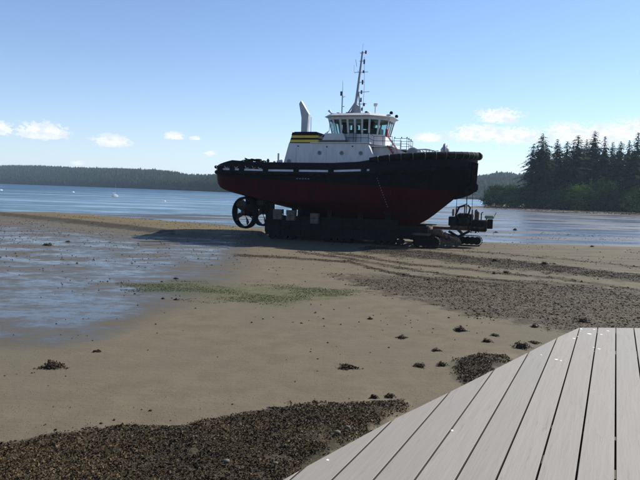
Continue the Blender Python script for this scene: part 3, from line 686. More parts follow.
X, Y, Z, z = sample(30000, -45, 40, 10, 85, pp)
sz = RNG.gamma(1.6, .008, len(X))+.008+.0006*Y; o = lumps('pebbles', np.column_stack([X, Y, Z+sz*.2]), np.clip(sz, 0, .12), RNG.beta(1.3, 3, len(X))*.8, 'stones'); tag(o, 'scattered small dark pebbles and shell bits on the sand', 'pebbles', kind='stuff')
# thin green weed lying on the wet sand
def pa(X, Y, z):
    a = z['algae']*.85+(vnoise(X*.3, Y*.8, 61, 5, .6)-.5)*2.6; return np.clip((a-.45)*1.6, 0, 1)*(z['algae'] > .06)*.75
X, Y, Z, z = sample(200000, -16, 4, 22, 36, pa)
m_, g_, b_ = newmat('green_weed'); a2 = g_.n('ShaderNodeAttribute'); a2.attribute_name = 'tone'
g_.put(b_.inputs['Base Color'], g_.mix(a2.outputs['Fac'], (.042, .052, .018), (.085, .098, .038))); b_.inputs['Roughness'].default_value = .7; b_.inputs['Specular IOR Level'].default_value = .1
o = flakes('green_weed', np.column_stack([X, Y, Z+.008]), RNG.uniform(.012, .035, len(X)), RNG.random(len(X)), 'green_weed', flat=.15); tag(o, 'thin mat of green sea lettuce on the wet sand', 'seaweed', kind='stuff')

# separate weed-covered rocks and tufts standing alone on the sand
def tuft(px, py, w, h, label, kind='weed'):
    x, y = gpt(px, py); zg = float(height(np.array([x]), np.array([y]))[0]); D = math.hypot(x, y); wid = w/600*D; hgt = max(.035, h/600*D)
    root = empty('seaweed_clump' if kind == 'weed' else 'weedy_rock', (x, y, zg), 0, label, 'seaweed' if kind == 'weed' else 'rock', 'weed clumps and rocks lying alone on the sand')
    mb = MB(); rs = random.Random(int(px*31+py))
    bmesh.ops.create_icosphere(mb.b, subdivisions=3, radius=1)
    for v in mb.b.verts:
        n = .75+.5*float(vnoise(np.array([v.co.x*2+px]), np.array([v.co.y*2+v.co.z*2+py]), 5, 3)[0]); v.co = Vector((v.co.x*wid*.36*n, v.co.y*wid*.30*n, max(-.3, v.co.z)*hgt*.62*n))
    mb.build('rock' if kind != 'weed' else 'weed_core', 'weed_flakes' if kind == 'weed' else 'stones', root)
    n = 560; t = RNG.uniform(0, 6.28, n); q = np.sqrt(RNG.random(n))*(1+.35*np.sin(t*3+px)+.2*np.sin(t*5+py))*1.05; q2 = q*RNG.uniform(.6, 1.0, n); dome = np.sqrt(np.clip(1-q2**2, 0, 1))
    P = np.column_stack([q2*np.cos(t)*wid*.60, q2*np.sin(t)*wid*.5, dome*hgt*.68*RNG.uniform(.1, 1.2, n)*(.7+.5*np.sin(t*2+py))+.004])
    f = flakes('frond', P, RNG.uniform(.5, 1.2, n)*max(.016, wid*.055), np.clip(RNG.normal(.38, .2, n), 0, .9), 'weed_flakes'); f.parent = root; f['kind'] = 'stuff'
for a in ((53, 367, 21, 7, 'dark weed clump alone on the sand at the far left'),
          (97, 352, 7, 2, 'tiny flat weed scrap right of the left clump'),
          (348, 368, 19, 3.5, 'flat wide weed patch on the sand straight below the boat'),
          (402, 338, 10, 4, 'small weedy rock left of the biggest lone rock'),
          (460, 331, 12, 6, 'rounded weedy rock farthest back of the row right of centre'),
          (487, 342, 9, 4, 'small weedy rock right of the farthest rounded one'),
          (495, 336, 8, 2.5, 'low weedy stone just behind the small right rock'),
          (522, 348, 14, 7, 'largest weedy rock close to the deck edge'),
          (436, 351, 9, 3, 'low weed lump between the two front rocks'),
          (420, 367, 11, 5, 'weed lump left of its twin below the low lump'),
          (442, 366, 10, 5, 'weed lump right of its twin below the low lump'),
          (374, 398, 8, 4, 'small tuft behind the seaweed bank, left one of two'),
          (390, 397, 9, 5, 'small tuft behind the seaweed bank, right one of two'),
          (535, 343, 10, 2, 'flat weed scrap between the largest rock and the deck'),
          (583, 322, 9, 5, 'dark weedy rock on the shingle just past the deck corner'),
          (535, 327, 8, 4, 'weedy rock on the edge of the shingle left of the deck corner'),
          (495, 264, 7, 3, 'weedy boulder on the dark shingle ridge'),
          (544, 266, 6, 4, 'upright weedy boulder on top of the dark ridge'),
          (370, 319, 5, 2.5, 'little weed lump far back left of the rounded rock'),
          (506, 273, 6, 3, 'dark rock just below the ridge, right one of two'), (494, 274, 4, 3, 'dark rock just below the ridge, left one of two'),
          (48, 245.5, 8, 3, 'dark flat rock on the wet flat at the far left'), (68, 242, 5, 1.6, 'small dark rock behind the flat rock on the wet flat'),
          (515, 230.5, 4, 2.5, 'dark rock on the mud flat right of the boat'), (496, 232.5, 4, 1.6, 'low dark rock on the mud flat nearest the boat'), (592, 247, 3.5, 2, 'dark rock at the edge of the mud flat'),
          (176, 300, 4, 2, 'small stone at the foot of the green weed, right one'), (163, 299, 3, 1.5, 'small stone at the foot of the green weed, left one'), (176, 279, 5, 2, 'dark stone behind the green weed')):
    tuft(*a, kind='weed' if a[3] < 5 and a[1] > 300 else 'rock')
# pale shell or stone lumps in the weed
for px, py, s_, lb in ((337, 441, .07, 'pale grey stone half buried in the seaweed by the deck edge'), (347, 436, .06, 'pinkish white stone right of the grey one in the seaweed'), (226, 473, .06, 'small pale stone low in the seaweed bank'), (275, 473, .05, 'white shell in the seaweed near the deck corner')):
    x, y = gpt(px, py); zg = float(height(np.array([x]), np.array([y]))[0]); mb = MB(); bmesh.ops.create_icosphere(mb.b, subdivisions=2, radius=s_)
    for v in mb.b.verts: v.co = Vector((v.co.x*random.uniform(.85, 1.15), v.co.y*.7, v.co.z*.55*random.uniform(.85, 1.15)))
    o = mb.build('stone', 'concrete', smooth=True); o.location = (x, y, zg+.07); tag(o, lb, 'stone', 'pale stones in the seaweed')
# stones along the headland's foot
X, Y, Z, z = sample(26000, 60, 210, 180, 320, lambda X, Y, z: np.clip((z['head']+3.0)*.6, 0, 1)*np.clip((.5-z['head'])*3, 0, 1))
o = lumps('shore_stones', np.column_stack([X, Y, Z]), RNG.uniform(.08, .35, len(X)), RNG.beta(2, 2.2, len(X)), 'stones'); tag(o, 'band of brown and grey stones at the foot of the headland', 'stones', kind='stuff')
# ------------------------------------------------------------------ the tug, local frame: x to the bow, -y to the camera's side, z above the beach
def hexa(mb, P):
    vs = [mb.b.verts.new(p) for p in P]
    for f in ((0, 3, 2, 1), (4, 5, 6, 7), (0, 1, 5, 4), (1, 2, 6, 5), (2, 3, 7, 6), (3, 0, 4, 7)): mb.b.faces.new([vs[i] for i in f])
MB.hexa = hexa
TA = R(-18); TO = (14.6-13*math.cos(TA), 56.-13*math.sin(TA))
tug = empty('tugboat', (TO[0], TO[1], 0), TA, 'black and dark red tugboat with white wheelhouse, hauled out on the beach', 'tugboat')
def beam(x):
    x = float(x)
    if x > 3: return 4.9*max(0., 1-((x-3)/9.72)**2.5)**.55
    if x < -8.5: return 4.9*max(0., 1-((-8.5-x)/4.6)**3.2)**.42
    return 4.9
def keel(x): return float(np.interp(x, [-13.1, -12.3, -11.5, -8.85, -5.7, -3, 0, 3, 6.3, 8.6, 10.9, 12.3, 12.72], [6.2, 5.1, 4.4, 3.75, 3.0, 2.4, 1.8, 1.35, 1.15, 2.5, 4.5, 5.3, 5.6]))
def deckz(x): return float(np.interp(x, [-13.1, -6, 0, 3.7, 8, 12.72], [6.62, 6.55, 6.58, 6.75, 7.1, 7.5]))
def topz(x): return float(np.interp(x, [3.7, 6.3, 9, 12.72], [7.72, 8.02, 8.22, 8.42]))
def sec(x, t):
    s = min(1, max(0, (x-1)/10)); s = s*s*(3-2*s); q = min(1, max(0, (-6-x)/6))
    ch = .42-.27*min(1, max(0, (-1-x)/5)); mid = (t/ch)**.62 if t < ch else 1.0
    mid = mid*.93+.07*t
    return mid*(1-s)+s*(.25*t**.6+.75*t**.95)*1.0
xs = sorted(set([-13.1, -13.0, -12.8, -12.5, -12.1, -11.6, -11]+list(np.linspace(-10, 9, 32))+[9.6, 10.2, 10.8, 11.3, 11.7, 12.0, 12.25, 12.45, 12.6, 12.68, 12.72])); ts = np.linspace(0, 1, 17)
bm_ = MB(); rows = []
for x in xs:
    L = []
    for t in ts:
        z = keel(x)+t*(deckz(x)-keel(x)); L.append((x, -beam(x)*sec(x, t), z))
    rows.append(L)
for sgn in (1, -1):
    vv = [[bm_.b.verts.new((p[0], p[1]*sgn, p[2])) for p in L] for L in rows]
    for a, c in zip(vv, vv[1:]):
        for k in range(len(ts)-1): bm_.b.faces.new((a[k], c[k], c[k+1], a[k+1]))
    for k in range(len(ts)-1): pass
    if sgn == 1: first = vv
    else:
        for (a, c), (d, e) in zip(zip(first, first[1:]), zip(vv, vv[1:])):
            pass
# close the ends and lay the deck
bmesh.ops.remove_doubles(bm_.b, verts=bm_.b.verts, dist=.0005)
hull = bm_.build('hull', 'hull_paint', tug, True)
mb = MB(); L = [x for x in xs]
port = [mb.b.verts.new((x, beam(x)*.985, deckz(x)-.03)) for x in L]; star = [mb.b.verts.new((x, -beam(x)*.985, deckz(x)-.03)) for x in L]
for i in range(len(L)-1): mb.b.faces.new((star[i], star[i+1], port[i+1], port[i]))
mb.build('deck', 'deck_grey', tug)
# stern and side fender at deck level
def edge_path(x0, x1, zf, off=0., n=40):
    xx = [x for x in np.linspace(x0, x1, n)]
    return [(x, -(beam(x)+off), zf(x)) for x in xx]
near = edge_path(9.5, -13.05, lambda x: deckz(x)-.22, .05, 60); far_ = [(a, -b_, c) for a, b_, c in reversed(near)]
mb = MB(); mb.tube(near+[(-13.15, -1.2, 6.4), (-13.2, 0, 6.4), (-13.15, 1.2, 6.4)]+far_, .2, 8); mb.build('side_fender', 'rubber', tug, True)
# big roll fender round the bow on top of the forward bulwark
fx = [3.7, 4.5, 5.5, 6.5, 7.5, 8.5, 9.4, 10.2, 10.9, 11.5, 11.95, 12.3, 12.52, 12.66]
npth = [(x, -beam(x)-.06, topz(x)) for x in fx]; path = npth+[(12.86, -.5, 8.44), (12.9, 0, 8.44), (12.86, .5, 8.44)]+[(a, -b_, c) for a, b_, c in reversed(npth)]
rad = [.20, .26]+[.31]*3+[.33]*(len(path)-10)+[.31]*3+[.26, .20]
fen = MB().tube(path, rad, 12).build('bow_fender', 'rubber', tug, True)
for i in range(1, len(path)-1, 1):
    p = Vector(path[i]); d = (Vector(path[i+1])-Vector(path[i-1])).normalized(); u = d.orthogonal().normalized(); w = d.cross(u)
    if abs(path[i][1]) < .3: continue
    rr0 = rad[i]+.012; MB().tube([p+(u*math.cos(t)+w*math.sin(t))*rr0 for t in [2*math.pi*k/16 for k in range(16)]], .010, 5, close=True).build('strap', 'grey_paint', fen)
# forward bulwark
def strip(name, pts_lo, pts_hi, material, th=.08, parent=tug):
    mb = MB(); n = len(pts_lo)
    for i in range(n-1):
        a, c, d, e = [Vector(q) for q in (pts_lo[i], pts_lo[i+1], pts_hi[i+1], pts_hi[i])]
        nn = (c-a).cross(e-a).normalized()*th
        vs = [mb.b.verts.new(q) for q in (a, c, d, e, a+nn, c+nn, d+nn, e+nn)]
        for f in ((0, 1, 2, 3), (7, 6, 5, 4), (0, 4, 5, 1), (3, 2, 6, 7)): mb.b.faces.new([vs[k] for k in f])
        if i == 0: mb.b.faces.new([vs[k] for k in (0, 3, 7, 4)])
        if i == n-2: mb.b.faces.new([vs[k] for k in (1, 5, 6, 2)])
    return mb.build(name, material, parent)
xx = [3.72]+list(np.linspace(4.2, 11.8, 22))+[12.1, 12.35, 12.52, 12.62, 12.7]
lo = [(x, -beam(x), deckz(x)-.02) for x in xx]; hi = [(x, -beam(x)*1.0, topz(x)) for x in xx]
lo2 = lo+[(a, -b_, c) for a, b_, c in reversed(lo)]; hi2 = hi+[(a, -b_, c) for a, b_, c in reversed(hi)]
strip('bow_bulwark', lo2, hi2, 'black_paint')
# aft bulwark: white sheer strip, then a black plate leaning in
def aft(x): return float(np.interp(x, [-12.6, -12.2, -10.1, -8, -4, 0, 2.6, 3.72], [6.95, 7.05, 7.50, 7.36, 7.34, 7.36, 7.5, 7.7]))
xx = list(np.linspace(3.72, -9, 26))+[-9.6, -10.1, -10.6, -11.1, -11.6, -12, -12.3, -12.55]
w0 = [(x, -(beam(x)-.03), deckz(x)-.04) for x in xx]; w1 = [(x, -(beam(x)-.09), deckz(x)+.15) for x in xx]; w2 = [(x, -(beam(x)-.30), aft(x)) for x in xx]
mir = lambda L: L+[(a, -b_, c) for a, b_, c in reversed(L)]
strip('sheer_strip', mir(w0), mir(w1), 'white_paint', -.05)
strip('aft_bulwark', mir(w1), mir(w2), 'black_paint', -.07)
MB().tube(mir(w2), .06, 6).build('bulwark_rail', 'black_paint', tug, True)
for x in (-11.2, -9.9, -8.9, -6.4, -3.3, .1, 3.2):
    for s in (-1, 1): MB().box(x-.26, x+.26, s*(4.93)-.09, s*4.93+.09, 6.35, 6.95, .03).build('fender_block', 'rubber', tug)
for y in (-2, 0, 2): MB().tube([(-13.12, y-.2, 6.95), (-13.12, y+.2, 6.95)], .17, 8).build('fender_block', 'rubber', tug)
# towing gear and folded davits over the after bulwark
mb = MB()
for k in range(16):
    x = random.uniform(-9.3, -7.2); z = random.uniform(7.35, 7.72); y = random.uniform(-3.9, -3.2)
    mb.tube([(x-random.uniform(.2, .5), y, z-random.uniform(-.15, .2)), (x, y, z), (x+random.uniform(.2, .5), y+.1, z-random.uniform(-.1, .2))], random.uniform(.03, .07), 5)
mb.box(-9.0, -8.3, -4.0, -3.5, 7.2, 7.6, .04).box(-8.0, -7.5, -3.8, -3.3, 7.2, 7.75, .04); mb.build('davit', 'steel_dark', tug, split=True)
mb = MB(); mb.tube([(-6.6, -3.9, 6.5), (-6.6, -3.9, 7.75)], .1, 8).tube([(-6.75, -3.9, 7.55), (-6.45, -3.9, 7.55)], .06, 6); mb.build('bollard', 'steel_dark', tug)
for k in range(10):      # ropes and gear over the white strip at the stern quarter
    x = -12.0+k*.62+random.uniform(-.1, .1); y = -(beam(x)+.0)
    MB().tube([(x-.15, y-.04, 6.9+random.uniform(-.05, .1)), (x, y-.08, 6.75), (x+.2, y-.04, 6.85+random.uniform(-.05, .1))], .035, 5).build('rope', 'orange_float' if k in (7,) else 'rope', tug)
# lower bow fender / chafing block
mb = MB(); prof = [(10.75, 4.35), (11.6, 4.55), (12.2, 4.95), (12.95, 5.25), (12.95, 5.9), (12.5, 6.0), (11.4, 5.3)]
mb.prism(prof, 'y', -.55, .55); bmesh.ops.bevel(mb.b, geom=mb.b.edges[:], offset=.1, segments=2, affect='EDGES'); mb.build('bow_chafing_block', 'rubber', tug)
mb = MB()
for i in range(9):
    y = -2.4+i*.6; x = 12.72-.16*y*y*.5; mb.tube([(x-.05, y, 5.9+.05*abs(y)), (x+.02, y, 7.8)], .12, 6)
mb.build('bow_fender_bar', 'rubber', tug, split=True)
# skeg
MB().prism([(-4.6, 2.9), (-3.4, 1.12), (5.9, 1.12), (6.5, 1.5), (2, 1.6), (-2, 2.4)], 'y', -.35, .35).build('skeg', 'hull_paint', tug)
# draught marks and anodes on the near side
def hull_y(x, z):
    t = (z-keel(x))/(deckz(x)-keel(x)); return -beam(x)*sec(x, min(1, max(0, t)))
mb = MB()
for k in range(13):
    x = 4.4+.07*k; z = 6.1-.21*k; y = hull_y(x, z); mb.box(x-.035, x+.035, y-.025, y+.05, z-.05, z+.04)
mb.build('draught_mark', 'steel_grey', tug, split=True)
mb = MB()
for k in range(5):
    x = -3.2+k*.28; z = 5.9; y = hull_y(x, z); mb.box(x-.08, x+.08, y-.022, y+.05, z-.05, z+.05)
mb.build('name_letter', 'steel_grey', tug, split=True)

# thrusters
for s, ang in ((-1, R(250)), (1, R(243))):
    cx, cy, cz = -8.95, 2.3*s, 2.45
    th = MB(); th.tube([(cx, cy, 4.2), (cx, cy, 3.3), (cx, cy, 2.5)], [.75, .55, .5], 14); th.lathe([(.05, -.8), (.3, -.6), (.42, -.2), (.40, .3), (.34, .6), (.24, .9)], (0, 0, 0), 'x', 16)
    Mx = Matrix.Translation((cx, cy, cz)) @ Matrix.Rotation(ang, 4, 'Z')
    for v in th.b.verts[42:]: v.co = Mx @ v.co
    leg = th.build('thruster', 'drive_paint', tug, True)
    nz = MB().lathe([(1.44, .55), (1.58, .60), (1.61, .78), (1.55, 1.22), (1.48, 1.30), (1.40, 1.22), (1.35, .85)], (0, 0, 0), 'x', 32, closed=True); nz.b.transform(Mx)
    nzo = nz.build('nozzle', 'drive_paint', leg, True)
    pr = MB().lathe([(.3, .7), (.34, .9), (.3, 1.25), (.1, 1.42)], (0, 0, 0), 'x', 14)
    for k in range(4):
        a = k*math.pi/2+.5; pts = []
        for rad_, ch, tw in ((.28, .22, 1.0), (.6, .40, .75), (.95, .50, .58), (1.25, .36, .5)):
            for e in (-1, 1): pts.append(Vector((1.02+e*ch*math.sin(tw), 0, 0))+Vector((0, math.cos(a)*rad_-math.sin(a)*e*ch*math.cos(tw), math.sin(a)*rad_+math.cos(a)*e*ch*math.cos(tw))))
        for sgn in (0, .05):
            vs = [pr.b.verts.new(p+Vector((sgn, 0, 0))) for p in pts]
            for q in range(3): pr.b.faces.new((vs[2*q], vs[2*q+1], vs[2*q+3], vs[2*q+2]))
    pr.b.transform(Mx); pr.build('propeller', 'bronze', leg)
    st = MB()
    for k in range(3):
        a = k*2.09+1.57; st.tube([(.75, .4*math.cos(a), .4*math.sin(a)), (.85, 1.45*math.cos(a), 1.45*math.sin(a))], .06, 6)
    st.b.transform(Mx); st.build('strut', 'drive_paint', leg)

# deckhouse
dh = MB().prism([(-5.5, 6.55), (-4.75, 9.33), (3.05, 9.3), (4.3, 6.9), (4.3, 6.55)], 'y', -3.2, 3.2).build('deckhouse', 'white_paint', tug)
MB().box(-2.55, 3.25, -3.3, 3.3, 9.33, 9.42).build('deckhouse_roof', 'white_paint', dh)
MB().box(-1.65, 1.05, -3.22, -3.205, 9.36, 9.62).build('roof_band', 'lamp_black', dh)
for x in (-1.62, .57, 2.42, -4.7):
    for s in (-1, 1):
        z = 8.42 if x > -4 else 7.6
        o = MB().lathe([(.21, -.02), (.21, .03), (.15, .03), (.15, -.02)], (x, s*3.21, z), 'y', 16, closed=True).build('porthole_rim', 'grey_paint', dh)
        MB().lathe([(.01, 0), (.165, 0), (.165, .012), (.01, .012)], (x, s*3.212, z), 'y', 16).build('porthole', 'porthole_glass', dh)
for x, z in ((-.9, 9.0), (1.6, 9.05), (3.4, 7.6), (-3.8, 9.05)): MB().box(x-.06, x+.06, -3.27, -3.2, z-.06, z+.06).build('deck_lamp', 'lamp_black', dh)
MB().box(-4.1, -4.0, -3.26, -3.2, 6.6, 8.9).box(-1.0, -.95, -3.23, -3.2, 6.6, 9.3).build('house_pipe', 'white_paint', dh, split=True)
MB().prism([(3.3, 6.8), (3.3, 9.1), (5.1, 9.1), (5.6, 8.95), (6.3, 8.6), (6.3, 6.9)], 'y', -1.9, 1.9).build('forward_house', 'white_paint', tug)
MB().box(3.0, 5.2, -2.35, 2.35, 9.1, 9.2).build('bridge_deck', 'white_paint', tug)
MB().box(5.2, 6.45, -1.7, 1.7, 8.85, 8.93).build('front_platform', 'white_paint', tug)
mb = MB(); mb.box(5.45, 5.5, -1.905, -1.901, 7.4, 8.6); mb.build('door_seam', 'grey_paint', tug)
# funnel casing with black and yellow bands
fc = MB().frustum([(-4.75, -3.15), (-1.75, -3.15), (-1.75, -.3), (-4.75, -.3)], [(-4.70, -3.12), (-1.8, -3.12), (-1.8, -.33), (-4.70, -.33)], 9.33, 9.42).build('funnel', 'black_paint', tug)
def fband(z0_, z1_, mt, grow=0.):
    a = lambda z: (-4.74+(z-9.33)*.30-grow, -1.80-(z-9.33)*.10+grow, -3.14+(z-9.33)*.05-grow, -.35+grow)
    x0, x1, y0, y1 = a(z0_); X0, X1, Y0, Y1 = a(z1_)
    MB().frustum([(x0, y0), (x1, y0), (x1, y1), (x0, y1)], [(X0, Y0), (X1, Y0), (X1, Y1), (X0, Y1)], z0_, z1_).build('funnel_band', mt, fc)
fband(9.42, 9.66, 'yellow_paint'); fband(9.66, 9.84, 'black_paint', .004); fband(9.84, 10.08, 'yellow_paint'); fband(10.08, 10.36, 'black_paint', .03)
MB().box(-4.35, -2.1, -2.9, -.6, 10.36, 10.44, .03).build('funnel_cap', 'black_paint', fc)
MB().prism([(-4.02, 10.44), (-3.42, 10.44), (-3.28, 12.25), (-4.12, 13.55), (-4.30, 13.25), (-4.02, 11.9)], 'y', -1.9, -1.35).build('exhaust_pipe', 'light_grey_paint', tug)
MB().tube([(-3.15, -1.5, 10.4), (-3.15, -1.5, 12.0)], .03, 6).build('exhaust_stay', 'light_grey_paint', tug)
MB().tube([(-5.9, -3.0, 6.6), (-5.9, -3.0, 8.35)], .09, 8).tube([(-6.0, -3.0, 7.5), (-5.5, -3.0, 7.6)], .16, 8).build('vent_post', 'white_paint', tug)
MB().tube([(-6.35, -2.9, 6.6), (-6.35, -2.9, 7.6)], .12, 8).build('vent_post', 'white_paint', tug)

# wheelhouse
LO = [(-.95, -1.5), (-.45, -2.25), (2.9, -2.25), (4.25, -1.15), (4.25, 1.15), (2.9, 2.25), (-.45, 2.25), (-.95, 1.5)]
ctr = (1.6, 0)
def grow(L, k): return [(x+(k if x > 2.95 else (-k if x < 0 and abs(y) < 2 else (k*.25 if x > 2 else -k*.35))), y+(k if y > 0 else -k)*(1 if abs(y) > 2 else .45)) for x, y in L]
HI = grow(LO, .42); ZS, ZH = 10.18, 11.86
wh = MB().frustum(LO, LO, 9.3, ZS, cap=True).build('wheelhouse', 'white_paint', tug)
def lerp(a, b_, t): return Vector((a[0]+(b_[0]-a[0])*t, a[1]+(b_[1]-a[1])*t, 0))
def wallpt(i, u, v, inset=0.):
    a, c = LO[i], LO[(i+1) % 8]; A, Cc = HI[i], HI[(i+1) % 8]; p = lerp(a, c, u); q = lerp(A, Cc, u); r = p.lerp(q, v); r.z = ZS+(ZH-ZS)*v
    n = Vector((c[1]-a[1], -(c[0]-a[0]), 0)).normalized(); return r-n*inset
frame = MB()
for i, nw in enumerate((1, 5, 2, 3, 2, 5, 1, 3)):
    a, c = LO[i], LO[(i+1) % 8]; Ln = math.hypot(c[0]-a[0], c[1]-a[1]); mw = .09/Ln
    def slab(u0, u1, v0, v1, t0=0., t1=.07):
        frame.hexa([wallpt(i, u0, v0, t0), wallpt(i, u1, v0, t0), wallpt(i, u1, v0, t1), wallpt(i, u0, v0, t1), wallpt(i, u0, v1, t0), wallpt(i, u1, v1, t0), wallpt(i, u1, v1, t1), wallpt(i, u0, v1, t1)])
    slab(0, 1, 0, .06, -.004, .075); slab(0, 1, .86, 1., -.004, .075)
    for k in range(nw+1):
        u = k/nw; slab(max(0, u-mw), min(1, u+mw), .06, .86)
    for k in range(nw):
        u0, u1 = k/nw+mw, (k+1)/nw-mw
        w = MB(); w.hexa([wallpt(i, u0, .06, .03), wallpt(i, u1, .06, .03), wallpt(i, u1, .06, .042), wallpt(i, u0, .06, .042), wallpt(i, u0, .86, .03), wallpt(i, u1, .86, .03), wallpt(i, u1, .86, .042), wallpt(i, u0, .86, .042)])
        w.build('window', 'window_glass', wh)
frame.build('window_frames', 'white_paint', wh)
RO = grow(LO, .72); RI = grow(LO, .5)
MB().frustum(RI, RO, ZH, ZH+.10).build('roof', 'white_paint', wh)
MB().frustum(RO, grow(LO, .35), ZH+.102, ZH+.34).build('roof_top', 'white_paint', wh)
MB().box(.2, 3.4, -1.5, 1.5, 10.15, 10.75, .05).box(2.6, 3.6, -.9, .9, 10.2, 11.0, .05).box(.7, 1.2, -.4, .4, 10.15, 11.35, .1).box(-.5, .1, .4, 1.4, 10.15, 11.7, .03).box(1.4, 2.6, .8, 1.3, 11.1, 11.8, .03).build('console', 'lamp_black', wh)
# sloping casing under the after windows, stairs, lockers
MB().prism([(-1.55, 9.42), (-1.15, 10.28), (.55, 10.28), (.95, 9.42)], 'y', -2.95, -2.28).build('side_casing', 'white_paint', tug)
MB().prism([(-1.55, 9.42), (-1.15, 10.28), (.55, 10.28), (.95, 9.42)], 'y', 2.28, 2.95).build('side_casing', 'white_paint', tug)
MB().box(1.1, 1.7, -2.8, -2.3, 9.43, 10.3, .03).build('locker', 'grey_paint', tug)
def rail(name, pts, posts, h=1.0, mt='grey_paint', mids=(.5,), r=.022):
    mb = MB()
    for f in (1.,)+tuple(mids): mb.tube([(x, y, z+h*f) for x, y, z in pts], r, 5)
    for x, y, z in posts: mb.tube([(x, y, z), (x, y, z+h)], r, 5)
    return mb.build(name, mt, tug)
mk = lambda a, b_, n: [tuple(a[i]+(b_[i]-a[i])*k/(n-1) for i in range(3)) for k in range(n)]
for s in (-1, 1):
    P1 = [(.95, s*3.25, 9.42), (3.1, s*3.25, 9.42), (3.4, s*2.35, 9.22), (5.15, s*2.3, 9.2)]
    rail('railing', P1, mk(P1[0], P1[1], 4)+mk(P1[2], P1[3], 3), .85, 'steel_dark')
    P2 = [(-1.8, s*3.2, 9.42), (-2.3, s*3.2, 9.42), (-2.5, s*3.0, 9.42)]
    MB().tube([(-1.6, s*2.9, 9.5), (-.95, s*2.45, 10.6), (-.9, s*2.4, 11.8)], .03, 5).tube([(-2.2, s*3.0, 9.5), (-1.1, s*2.4, 10.5)], .03, 5).build('ladder_rail', 'light_grey_paint', tug)
P3 = [(5.2, -1.65, 8.93), (6.4, -1.65, 8.93), (6.4, 1.65, 8.93), (5.2, 1.65, 8.93)]
rail('railing', P3, mk(P3[0], P3[1], 3)+mk(P3[1], P3[2], 4)+mk(P3[2], P3[3], 3), 1.0, 'steel_dark')
for x, y in ((5.25, -1.65), (5.9, -1.65), (6.4, -1.65), (6.4, -.6), (6.4, .6)): MB().tube([(x, y, 9.93), (x, y, 10.06)], .05, 6).build('rail_lamp', 'steel_dark', tug)
# red handrailed stair down to the foredeck
st = MB()
for dy in (-2.5, -1.85): st.tube([(4.55, dy, 10.7), (4.6, dy, 10.2), (5.5, dy, 9.0), (6.1, dy, 8.0)], .035, 6).tube([(4.75, dy, 9.2), (5.6, dy, 8.0)], .06, 6)

stair = st.build('stair_rail', 'red_rail', tug)
for k in range(8): MB().box(4.72+.17*k, 4.95+.17*k, -2.42, -1.98, 8.98-.24*k+.1, 9.02-.24*k+.1).build('tread', 'steel_dark', stair)
MB().box(4.5, 4.72, -2.5, -2.1, 10.0, 10.75, .06).build('life_ring_locker', 'red_rail', tug)
# foredeck gear
wn = MB().tube([(6.9, -1.3, 8.6), (6.9, 1.3, 8.6)], .42, 16).build('anchor_winch', 'light_grey_paint', tug, True)
for y in (-1.3, -.4, .5, 1.3): MB().lathe([(.05, 0), (.55, 0), (.55, .08), (.05, .08)], (6.9, y, 8.6), 'y', 18).build('drum_flange', 'light_grey_paint', wn)
mb = MB(); mb.box(6.4, 7.5, -1.4, 1.4, 7.1, 8.2)
for k in range(7):
    x = 7.3+k*.28; mb.tube([(x, -1.6, 8.0), (x+.1, -1.6, 8.85+.1*math.sin(k*2)), (x+.35, -1.5, 8.7+.12*math.cos(k))], .05, 6)
mb.tube([(7.2, -1.6, 8.9), (8.2, -1.6, 8.95), (9.0, -1.6, 8.8)], .045, 6).tube([(7.4, 1.0, 9.1), (8.6, 1.0, 9.0)], .05, 6).box(7.8, 8.5, -.8, .8, 7.2, 8.75, .1); mb.build('windlass', 'light_grey_paint', tug, split=True)
MB().tube([(9.75, -.75, 7.3)]+[(9.75, -.62*math.cos(t)*1., 8.75+.72*math.sin(t)) for t in np.linspace(0, math.pi, 12)]+[(9.75, .75, 7.3)], .17, 12).build('towing_staple', 'grey_paint', tug, True)
MB().lathe([(.02, .35), (.3, .3), (.42, .12), (.42, -.3), (.3, -.45)], (9.75, 0, 8.95), 'z', 18).build('staple_cap', 'light_grey_paint', tug, True)
MB().box(10.2, 11.4, -.9, .9, 7.3, 8.55, .1).build('fairlead_box', 'steel_dark', tug)
# masts
mt_ = MB(); mt_.tube([(.75, 0, 12.2), (1.0, 0, 14.2), (1.42, 0, 18.45)], [.15, .13, .08], 8).tube([(1.45, 0, 12.2), (1.15, 0, 14.6)], .07, 6).tube([(.1, -.5, 12.2), (.95, 0, 13.7)], .07, 6).tube([(.1, .5, 12.2), (.95, 0, 13.7)], .07, 6)
mt_.prism([(.15, 12.15), (1.6, 12.15), (1.3, 13.2), (.85, 13.4)], 'y', -.12, .12)
mt_.tube([(1.62, 0, 12.6), (1.72, 0, 15.0), (1.62, 0, 17.9)], .02, 5).tube([(.9, 0, 17.0), (.75, 0, 17.7)], .02, 5)
for z, a, c in ((16.45, -.55, .75), (14.55, 0, .95), (13.4, -.1, .7), (15.5, 0, .4), (17.5, 0, .4), (18.3, 0, .5)): mt_.tube([(1.2+a, 0, z), (1.3+c, 0, z+.02)], .028, 5).tube([(1.2, a-.2, z), (1.2, c, z)], .025, 5)
mt_.tube([(.66, 0, 16.45), (.6, 0, 17.2)], .015, 4).tube([(1.4, 0, 18.4), (1.46, 0, 19.2)], .014, 4)
mast = mt_.build('mast', 'grey_paint', tug, True)
for x, z, h in ((1.75, 18.35, .3), (1.62, 17.45, .42), (1.58, 16.5, .25), (1.52, 15.5, .42), (1.45, 14.55, .35), (1.42, 13.8, .4), (1.75, 13.35, .3), (1.55, 12.9, .3)):
    MB().tube([(x, 0, z-h/2), (x, 0, z+h/2)], .085, 8).build('mast_lamp', 'lamp_black', mast)
